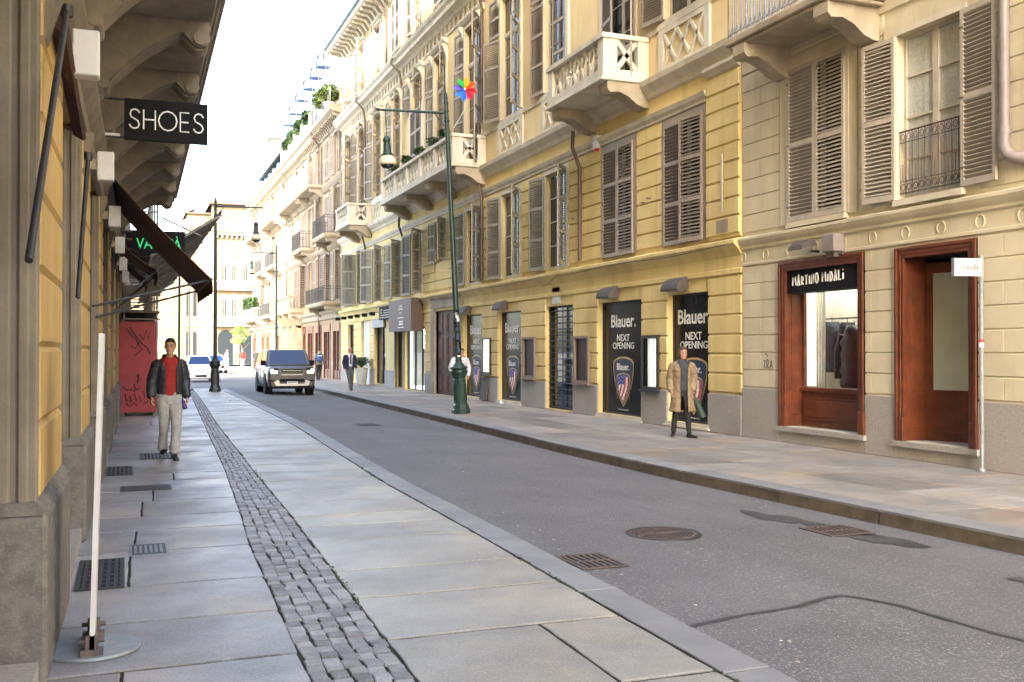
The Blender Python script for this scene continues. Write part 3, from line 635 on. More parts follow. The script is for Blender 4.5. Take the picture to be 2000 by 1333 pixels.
# balconies
def bracket(m, yc, wv, X, D, zt, h, mt=0):
    pr = [(0,zt),(-D,zt),(-D,zt-h*.32),(-D+.06,zt-h*.46),(-D*.72,zt-h*.42),(-D*.5,zt-h*.58),(-D*.3,zt-h*.86),(-D*.12,zt-h*.98),(0,zt-h)]
    m.extr(pr, lambda u,v,t: (X+u, yc-wv/2+t, v), 0, wv, mt)
def stone_balcony(root, ya, yb, zs, zt, XF, nb=2, X=XR):
    bo = MB(); bo.box(XF-.06, X, ya-.06, yb+.06, zs, zs+.07); bo.box(XF-.02, X, ya-.02, yb+.02, zs+.07, zs+.14)
    slabo = bo.build('balcony', 'trim', root); bev(slabo, .015)
    m = MB(); t = .09; zb = zs+.14
    posts = [ya+.13, yb-.13]; L = yb-ya; nseg = max(1, round((L-.5)/1.9)); 
    for k in range(1, nseg): posts.append(ya+.25+(L-.5)*k/nseg)
    for p in sorted(posts): m.box(XF, XF+(.34 if p in (ya+.13, yb-.13) else .18), p-.13, p+.13, zb+.12, zt-.1)
    for y in (ya, yb-.14): m.box(X-.26, X, y, y+.14, zb+.12, zt-.1)
    for a, b, c, d in ((XF-.01, XF+.19, ya-.01, yb+.01),): m.box(a, b, c, d, zb, zb+.12); m.box(a-.03, b+.03, c-.03, d+.03, zt-.1, zt)
    for y in (ya, yb-.16):
        m.box(XF+.191, X, y, y+.16, zb+.001, zb+.119); m.box(XF+.222, X, y-.025, y+.185, zt-.099, zt-.001)
        for s in (1,-1):
            cx = (XF+.34+X-.26)/2; hw = (X-.26-XF-.34)/2; m.obox((cx, y+.08, (zb+zt)/2+.01), (hw*.97, 0, s*(zt-zb-.22)/2*.97), (0,.035,0), (-s*.03,0,.045))
    ps = sorted(posts)
    for a, b in zip(ps[:-1], ps[1:]):
        a, b = a+.13, b-.13; n = max(2, round((b-a)/.42)); wv = (b-a)/n
        for k in range(n):
            for s in (1,-1): m.obox((XF+.09, a+wv*(k+.5), (zb+zt)/2+.01), (.035,0,0), (0, wv/2*.97, s*(zt-zb-.22)/2*.97), (0,-s*.022,.04))
    m.build('balustrade', 'trim', slabo)
    for k in range(nb):
        yc = ya+.2+(yb-ya-.4)*k/(nb-1); m = MB(); bracket(m, yc, .42, X, X-XF-.1, zs-.001, .52); m.build('bracket', 'trimD', slabo)
    return slabo
B1 = stone_balcony(yel, 19.3, 22.3, 7.36, 8.38, 9.5, 2)
B2 = stone_balcony(yel, 29.9, 39.2, 7.34, 8.38, 9.5, 4)
B3 = stone_balcony(yel, 45.6, 48.5, 7.34, 8.38, 9.5, 2)
# shop openings of the yellow building
def reveal_glass(root, a, b, c, d, X=XR+.16, name='shop_window', fm='iron', mull=()):
    m = MB(); e = .04; m.box(X-.05, X+.02, a, a+e, c, d); m.box(X-.05, X+.02, b-e, b, c, d); m.box(X-.049, X+.02, a+e, b-e, d-e, d); m.box(X-.049, X+.02, a+e, b-e, c, c+e)
    for y in mull: m.box(X-.045, X+.02, y-.02, y+.02, c+e, d-e)
    o = m.build(name, fm, root); g = MB(); g.quad((X,a,c),(X,b,c),(X,b,d),(X,a,d)); return o, g
for i in (0, 1, 3, 4):
    a, b, c, d = gops[i]; o, g = reveal_glass(yel, a, b, c, d); g.build('pane', 'glass', o)
    m = MB(); m.box(XR-.05, XR+.1, a-.05, b+.05, c-.06, c-.001); m.box(XR-.08, XR+.05, a-.08, b+.08, c-.10, c-.061); m.build('sill', 'trim', o)
a, b, c, d = gops[2]; o, g = reveal_glass(yel, a, b, c, d, name='barred_door'); g.build('pane', 'glass', o); m = MB()
for k in range(17): z = .1 + k*.158; m.tube([(XR+.08,a,z),(XR+.08,b,z)], .013, 6)
for y in (a+.05, (a+b)/2, b-.05): m.box(XR+.085, XR+.1, y-.02, y+.02, c, d)
m.build('grille', 'iron', o)
# carved door
a, b, c, d = gops[5]; m = MB(); m.box(XR-.09, XR+.1, a-.45, a, 0, 3.1); m.box(XR-.09, XR+.1, b, b+.45, 0, 3.1); m.box(XR-.089, XR+.1, a-.45, b+.45, 3.1, 3.44); m.box(XR-.13, XR+.05, a-.5, b+.5, 3.44, 3.52)
m.box(XR-.12, XR-.089, b+.06, b+.38, 0, .5); m.box(XR-.12, XR-.089, a-.38, a-.06, 0, .5)
do = m.build('carved_door', 'trimD', yel); bev(do, .02)
m = MB(); X = XR+.12; ym = (a+b)/2
for s, (p, q) in enumerate(((a, ym-.01), (ym+.01, b))):
    m.box(X-.04, X, p, q, 0, 3.1)
    for z0, z1 in ((.12,.75),(.85,1.1),(1.2,2.1),(2.2,2.9)):
        for y0, y1 in ((p+.1, (p+q)/2-.05), ((p+q)/2+.05, q-.1)):
            m.box(X-.065, X-.04, y0, y1, z0, z1); m.box(X-.085, X-.065, y0+.07, y1-.07, z0+.07, z1-.07)
m.lathe([(.0,0),(.035,0),(.03,-.05),(0,-.055)], (X-.04, ym+.09, 1.15), 10, 0, ax='x'); m.build('door_leaf', 'dwood', do)
# lit shop with glass
a, b, c, d = gops[6]; o, g = reveal_glass(yel, a, b, c, d, mull=(37.6,38.6)); g.build('pane', 'clear', o); m = MB()
m.box(XR+.3, XR+3, a-.3, b+.3, -.01, .02, 1); m.box(XR+2.9, XR+3, a-.3, b+.3, .02, 2.6, 2); m.box(XR+.3, XR+3, a-.3, b+.3, 2.6, 2.7, 1); m.box(XR+.16, XR+3, b+.25, b+.3, 0, 2.7, 1); m.box(XR+.16, XR+3, a-.3, a-.25, 0, 2.7, 1)
m.build('shop_interior', ['trim','whitep','dark'], o)
m = MB(); m.box(XR+.2, XR+.26, b-.28, b-.14, .1, 2.4); m.box(XR+.2, XR+.26, a+.9, a+.98, 1.7, 2.42); m.box(XR+.2, XR+.26, a, a+.98, 2.35, 2.42); m.box(XR+.2, XR+.26, a, a+.98, 1.66, 1.7); m.box(XR+.25, XR+1.2, a, b, .05, .16); m.build('light_frame', 'lit', o)
m = MB()
for y, z0, z1 in ((37.3,.5,1.4),(38.1,.4,1.9),(38.9,.9,2.0)): m.box(XR+.8, XR+1.3, y-.25, y+.3, z0, z1)
m.build('shelving', 'signblue', o)
for i in (7, 8, 10):
    a, b, c, d = gops[i]; o, g = reveal_glass(yel, a, b, c, d, mull=((a+b)/2,)); g.build('pane', 'glass', o)
    m = MB(); m.box(XR-.03, XR+.1, a-.05, b+.05, c-.06, c-.001); m.build('sill', 'trimD', o)
a, b, c, d = gops[9]; m = MB(); m.box(XR+.1, XR+.14, a, b, c, d)
for k in range(28): z = c+.05+k*.1; m.box(XR+.09, XR+.1, a+.02, b-.02, z, z+.06)
m.build('roller_shutter', 'whitep', yel)
m = MB(); m.box(XR-.06, XR+.05, 39.72, 39.9, 0, 3.0); m.box(XR-.06, XR+.05, 41.2, 41.32, 0, 3.0); m.build('door_surround', 'trimD', yel)
# electrical box, small marks, cable loops
m = MB(); pts = []
for i in range(120):
    y = 16 + i*.3; pts.append((XR-.215, y, 3.52 + .025*math.sin(y*1.3) - (.28*max(0, 1-abs(y-24.6)/.7))))
m.tube(pts, .008, 5); m.build('cable', 'iron', yel)
m = MB(); m.box(XR-.02, XR+.01, 24.05, 24.55, 2.82, 3.25); tag(m.build('blank_plate', 'whitep'), 'blank white plate fixed above the barred door in the yellow wall', 'plate')
m = MB(); m.box(XR-.12, XR, 21.62, 21.86, 6.42, 6.72); m.lathe([(.05,0),(.045,-.05),(.0,-.06)], (XR-.07, 21.74, 6.42), 10, 1); tag(m.build('alarm_siren', ['whitep','signred']), 'white alarm box with red lamp high on the yellow wall', 'alarm')
m = MB()
for y, z in ((19.5,4.82),(19.25,4.88),(23.2,4.92),(16.6,4.75)): m.obox((XR-.03,y,z), (.012,0,0), (0,.1,.015), (0,0,.012))
m.build('wall_hook', 'rust', yel)
m = MB(); m.box(XR-.10, XR-.05, 16.28, 16.33, 4.2, 5.3); m.box(XR-.09, XR-.05, 16.1, 16.5, 3.8, 4.05, 1); m.build('conduit', ['trim','trimD'], yel)
# ------------------------------------------------------------------ beige building, near right
C0, C1 = -10.0, 15.75
bei = thing('palazzo', 'beige palazzo with block joints, horseshoe frieze and red-brown wood-framed shop', 'building', (XR, 6, 0))
MA = (12.55, 14.5, .28, 3.0); DO = (10.36, 11.68, .26, 2.98)
bops = [MA, DO, (12.87,14.31,3.75,6.36), (10.5,11.75,3.78,6.2), (6.5,8,3.78,6.2), (1,2.6,3.78,6.2), (6,8,.3,3)]
mb = MB(); wall_holes(mb, XR, C0, C1, 0, 17, bops, 0, .16); mb.box(XR+3, XR+8, C0, C1, 0, 17, 1); mb.box(XR+.17, XR+3, C0, C1, 3.02, 17, 1)
for a, b in ((C0,6),(8,10.36)): mb.box(XR+.17, XR+3, a, b, 0, 3.02, 1)
mb.box(XR+.17, XR+3, 11.68, 11.8, 0, 3.02, 1); mb.box(XR+1.5, XR+3, 11.8, C1, 0, 3.02, 1)
courses(mb, XR, C0, C1-.02, .92, 3.1, .33, [(a-.08,b+.08,0,9) for a,b,*_ in (MA,DO,bops[6])], .018, .016, joint=.82)
courses(mb, XR, C0, C1-.02, 3.72, 6.62, .33, [(a-.28,b+.28,c-.12,d+.24) for a,b,c,d in bops[2:6]], .018, .016, joint=.82); mb.build('wall', ['beige','dark'], bei)
for a, b in ((C0,5.9),(8.1,DO[0]-.1),(DO[1]+.1,MA[0]-.1),(MA[1]+.1,C1-.02)): mb = MB(); mb.box(XR-.035, XR+.1, a, b, 0, .9); bev(mb.build('plinth', 'plinth', bei), .008)
for a, b in ((DO[0]-.1,DO[1]+.1),(MA[0]-.1,MA[1]+.1)): mb = MB(); mb.box(XR-.03, XR+.1, a, b, 0, .2); bev(mb.build('plinth', 'plinth', bei), .008)
mb = MB(); cornice(mb, XR, C0, C1-.02, [(0,3.12),(.03,3.13),(.03,3.17),(.015,3.18),(.015,3.40),(.05,3.43),(.05,3.47),(.09,3.52),(.12,3.58),(.12,3.62),(0,3.66)])
cornice(mb, XR, C0, C1-.02, [(0,6.62),(.03,6.64),(.03,6.95),(.1,7.0),(.16,7.1),(.16,7.16),(0,7.2)]); mb.build('string_course', 'beige', bei)
for k in range(22):
    y = 15.7 - .685*k
    if y < 6: break
    for zc, rr in ((3.29,.085),(6.8,.1)):
        mb = MB(); pts = [(XR-.02, y+rr*math.sin(t)*.9, zc+rr*math.cos(t)) for t in [math.pi + (-1+2*i/14)*math.pi*.82 + math.pi for i in range(15)]]
        mb.tube(pts, .011, 5); mb.build('horseshoe_ornament', 'beige', bei)
for a, b, c, d in bops[2:6]:
    mb = MB(); mb.box(XR-.03, XR+.005, a-.26, a-.001, c-.02, d+.22); mb.box(XR-.03, XR+.005, b+.001, b+.26, c-.02, d+.22); mb.box(XR-.029, XR+.005, a-.001, b+.001, d, d+.22); 
    mb.build('window_surround', 'beige', bei)
for a, b, c, d in bops[2:6]:
    mb = MB(); mb.box(XR-.04, XR-.03, a-.08, a, c, d+.08); mb.box(XR-.04, XR-.03, b, b+.08, c, d+.08); mb.box(XR-.039, XR-.03, a, b, d, d+.08)
    mb.build('architrave', 'trim', bei)
window(bei, *bops[2], (0,0), 'taupeL', 2, 0, 'beige', sill=True, depth=.15, pitch=.062)
w2 = window(bei, *bops[3], (176,174), 'taupeL', 2, 0, 'trim', sill=True, depth=.16, lace=True, pitch=.06, fm='frame')
for q in (4,5): window(bei, *bops[q], (176,174), 'taupeL', 2, 0, 'trim', sill=True, depth=.15)
a, b = bops[3][:2]; m = MB(); X = XR+.03                  # window railing
m.tube([(X,a,4.78),(X,b,4.78)], .014, 6); m.tube([(X,a,3.88),(X,b,3.88)], .012, 6); m.tube([(X,a,4.62),(X,b,4.62)], .008, 6); m.tube([(X,a,4.05),(X,b,4.05)], .008, 6)
n = 10
for k in range(n+1):
    y = a + (b-a)*k/n; m.tube([(X,y,3.86),(X,y,4.78)], .008, 5)
    if k < n:
        yc = y + (b-a)/n/2; m.tube([(X,yc+.04*math.cos(t),4.70+.05*math.sin(t)) for t in [i*math.pi/5 for i in range(10)]], .006, 5, closed=True)
        m.tube([(X,yc+.045*math.cos(t),3.965+.05*math.sin(t)) for t in [i*math.pi/5 for i in range(10)]], .008, 5, closed=True); m.tube([(X,yc,4.05),(X,yc,4.3)], .006, 5)
m.build('railing', 'rust', w2)
# wooden shop front
def woodframe(root, a, b, c, d, name):
    m = MB(); p = .03
    for i, (o, t) in enumerate(((.0,.16),(.012,.11),(.03,.05))):
        e = t; m.box(XR-.035-o, XR+.02, a-.1, a-.1+e, c-.02, d+.1-.001*i); m.box(XR-.035-o, XR+.02, b+.1-e, b+.1, c-.02, d+.1-.001*i); m.box(XR-.036-o, XR+.02, a-.1+e, b+.1-e, d+.1-e, d+.1-.002*i)
    D = .42; m.box(XR+.02, XR+D, a-.02, a+.03, c, d+.02); m.box(XR+.02, XR+D, b-.03, b+.02, c, d+.02); m.box(XR+.02, XR+D, a+.03, b-.03, d-.03, d+.02)
    for yv, s in ((a+.03, 1), (b-.03, -1)): m.box(XR+.12, XR+.34, min(yv, yv+s*.012), max(yv, yv+s*.012), c+.2, d-.25)
    m.box(XR-.05, XR+.03, a-.12, a+.05, c, c+.35); m.box(XR-.05, XR+.03, b-.05, b+.12, c, c+.35)
    o = m.build(name, 'wood', root); bev(o, .006)
    s = MB(); s.box(XR-.09, XR+D+.3, a-.14, b+.14, c-.08, c-.001); s.build('stone_sill', 'plinth', o); return o
a, b, c, d = MA; wf = woodframe(bei, a, b, c, d, 'display_window'); X = XR+.36
m = MB(); m.box(X-.03, X+.05, a+.03, b-.03, c, .88); m.box(X-.055, X-.03, a+.1, b-.1, .4, .78); m.box(X-.07, X-.055, a+.14, b-.14, .45, .73); m.box(X-.08, X+.05, a+.03, b-.03, .88, .95)
m.box(X-.03, X+.03, a+.03, a+.1, .95, d-.03); m.box(X-.03, X+.03, b-.1, b-.03, .95, d-.03); bev(m.build('panelled_base', 'wood', wf), .006)
g = MB(); g.quad((X,a+.1,.95),(X,b-.1,.95),(X,b-.1,d-.4),(X,a+.1,d-.4)); g.build('pane', 'clear', wf)
m = MB(); X2 = X+.85; m.box(X2, X2+.05, a-.6, b+1.22, .5, 3.0); m.box(X+.06, X2, a-.7, b+1.22, .45, .5, 1); m.box(X+.06, X2, a-.7, b+1.22, 3.0, 3.05, 1); m.box(X+.06, X2, b+1.17, b+1.22, .5, 3, 1); m.box(X+.06, X2, a-.7, a-.65, .5, 3, 1)
m.build('showcase', ['trim','whitep'], wf)
m = MB(); m.box(X+.10, X+.16, b-.18, b-.02, .97, 2.6); m.build('light_panel', 'lit', wf); m = MB(); m.box(X+.2, X+.7, a+.1, b+1.1, 2.96, 2.98); m.build('ceiling_light', 'shopl', wf)
m = MB(); 
for k in range(4): m.box(X+.25+.01*k, X+.27+.01*k, b-.30+.085*k, b-.26+.085*k, .55, 2.9)
m.build('drapery', 'frame', wf)
m = MB(); m.tube([(X+.6,a-.2,2.14),(X+.6,b+.3,2.14)], .018, 8); tag(m.build('clothes_rail', 'brshut'), 'dark clothes rail across the wood-framed display window', 'rail')
def garment(yc, wv, z0, z1, mat, lab, puffy=False, xo=.58, grp=None):
    m = MB(); H = z1-z0; rr = []
    for k in range(12):
        t = k/11; z = z1 - t*H; ww = wv/2*(.35+.65*min(1,t*4.5))*(1+.1*t) ; dd = .13*(1+.25*math.sin(k*2.6)*(1 if puffy else .15)); ww *= (1+.05*math.sin(k*2.6) if puffy else 1)
        rr.append(((X+xo, yc, z), (dd,0,0), (0,ww,0)))
    m.loft(rr)
    for s in (-1,1): m.tube([(X+xo-.02,yc+s*wv*.42,z1-.16),(X+xo-.05,yc+s*wv*.58,z1-.45),(X+xo-.05,yc+s*wv*.6,z0+.15)], [.075,.07,.055], 8)
    m.tube([(X+xo,yc,z1-.02),(X+xo,yc,z1+.05),(X+xo,yc+.03,z1+.08)], .006, 5)
    tag(m.build('hanging_coat', mat), lab, 'coat', grp)
garment(14.42, .6, 1.2, 2.08, 'dshirt', 'plain dark jacket hanging at the left of the rail in the display window')
garment(14.02, .45, 1.15, 2.06, 'blk', 'black jacket hanging in the middle of the rail between two other coats')
garment(13.62, .62, .95, 2.0, 'bomber', 'long quilted puffer coat hanging at the right of the rail in the display window', True, .4)
m = MB(); m.box(XR+.02, XR+.34, a+.04, b-.04, 2.56, 2.96); sg = thing('shop_sign', 'black hand-lettered board at the top of the wood-framed display window', 'sign', (XR+.02,13.5,2.7)); m.build('board', 'black', sg)
GL = {'M':[[(0,0),(.06,1),(.5,.45),(.85,1),(1,0)]], 'A':[[(0,0),(.5,1),(1,0)],[(.2,.35),(.8,.35)]], 'R':[[(.1,0),(.1,1),(.8,.85),(.75,.5),(.1,.42),(.9,0)]], 'T':[[(0,.95),(1,1)],[(.5,.95),(.5,0)]], 'I':[[(.5,0),(.5,.85)]], 'i':[[(.5,0),(.5,.6)],[(.5,.85),(.5,.98)]],
 'N':[[(0,0),(.05,.95),(.9,.05),(.95,1)]], 'O':[[(.5+.5*math.cos(t),.5+.5*math.sin(t)) for t in [i*math.pi/6 for i in range(13)]]], 'D':[[(.05,0),(.05,1),(.6,.9),(1,.5),(.6,.05),(.05,0)]], 'L':[[(.05,1),(.05,0),(.95,.05)]],
 'S':[[(.95,.82),(.78,.95),(.5,1),(.22,.93),(.1,.75),(.2,.58),(.5,.5),(.8,.4),(.92,.22),(.78,.05),(.5,0),(.2,.05),(.04,.2)]], 'H':[[(0,0),(0,1)],[(1,0),(1,1)],[(0,.5),(1,.5)]], 'E':[[(.95,1),(0,1),(0,0),(.95,0)],[(0,.5),(.85,.5)]],
 'Z':[[(0,.95),(.9,1),(.2,.1),(1,.0)]], 'V':[[(0,1),(.5,0),(1,1)]]}
def strokes(m, s, fn, h, wd, r, jit=0, adv=None, n=6, mt=0, gap=.3):
    x = 0; rn = random.Random(2)
    for ch in s:
        if ch == ' ': x += wd*.9; continue
        cw = {'I':.25,'i':.25,'M':1.25,'O':1.0}.get(ch, .85)*wd if adv is None else adv[ch]; hh = h*(1-rn.random()*jit); o = rn.uniform(0, jit*.3)*h
        for st in GL[ch]: m.tube([fn(x+px*cw, o+py*hh) for px, py in st], r, n, mt)
        x += cw + wd*gap
    return x
m = MB(); Xs = XR+.015
wt = strokes(MB(), 'MARTINO MIDALi', lambda x,y:(x,y,0), .2, .085, .01, gap=.62)
strokes(m, 'MARTINO MIDALi', lambda x, y: (Xs, 14.28-x*1.34/wt, 2.67+y+x*.02), .18, .085, .0125, .22, gap=.62); m.build('lettering', 'white', sg)
# open doorway
a, b, c, d = DO; wf = woodframe(bei, a, b, c, d, 'shop_doorway'); X = XR+.42
m = MB(); m.box(X, XR+2.9, a-.02, a+.01, c-.1, d); m.box(X, XR+2.9, b-.01, b+.02, c-.1, d); m.box(X, XR+2.9, a, b, d-.05, d, 1); m.box(XR+2.85, XR+2.9, a, b, 0, d, 1); m.build('passage', ['dark','dark'], wf)
m = MB(); m.box(X, XR+2.9, a, b, .15, c-.002); m.build('passage_floor', 'trim', wf)
m = MB(); A = Vector((XR+.43, b-.03, c)); dirv = Vector((.35, -1.0, 0)).normalized(); nrm = Vector((dirv.y, -dirv.x, 0)); Wd = 1.02
def dbox(u0, u1, z0, z1, t, mt): m.obox(A + dirv*(u0+u1)/2 + Vector((0,0,(z0+z1)/2)), dirv*(u1-u0)/2, nrm*t, (0,0,(z1-z0)/2), mt)
dbox(0,.1,0,2.6,.025,0); dbox(Wd-.1,Wd,0,2.6,.025,0); dbox(.1,Wd-.1,2.45,2.6,.024,0); dbox(.1,Wd-.1,0,.14,.024,0); dbox(.1,Wd-.1,.14,.72,.012,0); dbox(.18,Wd-.18,.22,.5,.022,0); dbox(.1,Wd-.1,.62,.74,.025,0)
dl = m.build('door_leaf', 'wood', wf); m = MB(); dbox(.1,Wd-.1,.74,2.45,.006,0); m.build('pane', pm('frosted_glass', (.50,.56,.47), (.42,.48,.4), 2, .35), dl)
# balcony at the top
m = MB(); XF = 9.68; ya, yb = 12.0, 14.8; m.box(XF, XR, ya, yb, 6.74, 6.8); m.box(XF-.05, XR, ya-.05, yb+.05, 6.8, 6.93); bo = m.build('balcony', 'trimD', bei); bev(bo, .02)
for y in (12.3, 14.45): m = MB(); bracket(m, y, .34, XR, .95, 6.739, .5); m.build('bracket', 'trimD', bo)
def iron_rail(root, XF, ya, yb, zb, zt, X=XR, n=None, mat='ironB', curl=True, r=.011, sides=(1,1)):
    m = MB(); X0 = XF+.03
    def run(p, q):
        p, q = Vector(p), Vector(q); L = (q-p).length; k = max(3, int(L/.13)) if n is None else max(3, int(L/n)); u = Vector((0,0,1))
        for z in (zb+.07, zt-.14, zt): m.tube([p+u*(z-zb), q+u*(z-zb)], r*1.2 if z == zt else r, 5)
        for i in range(k+1):
            c = p + (q-p)*i/k; m.tube([c+u*.0, c+u*(zt-zb)], r, 5)
            if curl and i < k:
                d = (q-p)/k; m.tube([c+d*(.5+.5*math.cos(t))+u*(.30+.22*math.sin(t)) for t in [math.pi+math.pi*j/6 for j in range(7)]], r*.8, 5)
                m.tube([c+d*(.5+.42*math.cos(t))+u*(zt-zb-.07+.055*math.sin(t)) for t in [math.pi*j/4 for j in range(8)]], r*.7, 4, closed=True)
    run((X0,ya,zb), (X0,yb,zb))
    if sides[0]: run((X0,ya,zb), (X,ya,zb))
    if sides[1]: run((X0,yb,zb), (X,yb,zb))
    return m.build('railing', mat, root)
iron_rail(bo, XF-.03, ya, yb, 6.93, 7.95)
# floodlight and camera above the display window, street plate, downpipe
t = thing('floodlight', 'dark hooded floodlight above the wood-framed display window', 'lamp', (XR,13.75,3.25)); m = MB(); m.tube([(XR,13.55,3.2),(XR-.16,13.55,3.2)], .02); m.build('arm', 'iron', t)
m = MB(); m.extr([(-.36,3.22),(-.34,3.3),(-.2,3.4),(-.08,3.4),(-.06,3.3)], lambda u,v,q: (XR+u, 13.55+q, v), 0, .36); bev(m.build('hood', 'lampc', t), .01)
t = thing('speaker_box', 'brown weathered box lamp beside the dark floodlight on the beige wall', 'lamp', (XR,13.05,3.2)); m = MB(); m.box(XR-.24, XR-.02, 12.9, 13.2, 3.14, 3.42); bev(m.build('case', 'pipeG', t), .015); m = MB(); m.box(XR-.2, XR, 12.95, 13.15, 3.06, 3.13); m.tube([(XR-.1,13.3,3.1),(XR-.1,12.85,3.1)], .02); m.build('bracket', 'rust', t)
m = MB(); yy = 9.72; m.tube([(XR-.12,yy,16.8),(XR-.12,yy,4.35)], .062, 10); m.tube([(XR-.12,yy,4.37),(XR-.13,yy,4.2),(XR-.13,yy-.07,4.06),(XR-.12,yy-.18,4.0),(XR-.08,yy-.28,4.0),(XR+.02,yy-.34,4.0)], .075, 10)
m.lathe([(.0,0),(.15,0),(.15,-.04),(.1,-.06)], (XR, yy-.34, 4.0), 14, ax='x'); m.tube([(XR-.12,yy,4.4),(XR-.12,yy,4.34)], .082, 10); m.build('downpipe', 'pipeG', bei)
m = MB(); strokes(m, 'ZRA', lambda x, y: (XR-.021, 15.08-x, 1.26+y), .17, .085, .006, .2); m.tube([(XR-.021,15.05,1.5),(XR-.021,15.0,1.53),(XR-.021,14.96,1.47)], .006, 5); tag(m.build('graffiti_tag', 'inkg'), 'small grey scrawled tag on the beige wall left of the display window', 'graffiti')
t = thing('street_sign', 'white street name plate on a thin grey pole in front of the open doorway', 'sign', (10.42,10.05,0)); m = MB(); m.tube([(10.42,10.05,0),(10.42,10.05,2.82)], .028, 10); m.lathe([(.05,0),(.05,.03),(.03,.05)], (10.42,10.05,0)); m.build('pole', 'galv', t)
m = MB(); A = Vector((10.42,10.05,2.66)); dv = Vector((-.98,.2,0)).normalized(); nv = Vector((dv.y,-dv.x,0)); Wd = .40; m.obox(A+dv*.19, dv*.21, nv*.022, (0,0,.115)); m.build('plate', 'whitep', t)
m = MB()
for u0, u1, z0, z1 in ((.055,.07,-.03,.02),(.085,.095,-.03,.05),(.105,.14,-.03,-.02),(.105,.112,-.03,.03),(.14,.147,-.03,.01),(.155,.185,-.03,-.022),(.155,.162,-.03,.01),(.19,.197,-.03,.01),(.205,.235,.0,.008),(.205,.212,-.03,.01),(.25,.257,-.03,.05),(.285,.292,-.03,.05),(.292,.32,-.005,.005)):
    m.obox(A+dv*((u0+u1)/2)+nv*.0235*(1 if nv.y<0 else -1)+Vector((0,0,(z0+z1)/2)), dv*(u1-u0)/2, nv*.0012, (0,0,(z1-z0)/2))
m.build('lettering', 'ink', t)
m = MB(); m.obox(A+dv*.4, dv*.006, nv*.03, (0,0,.12)); m.build('edge_trim', 'galv', t)
m = MB(); m.tube([(10.42,10.05,1.62),(10.42,10.05,1.68)], .031, 10); m.tube([(10.42,10.05,1.681),(10.42,10.05,1.72)], .031, 10, 1); m.build('sticker', ['white','signred'], t)
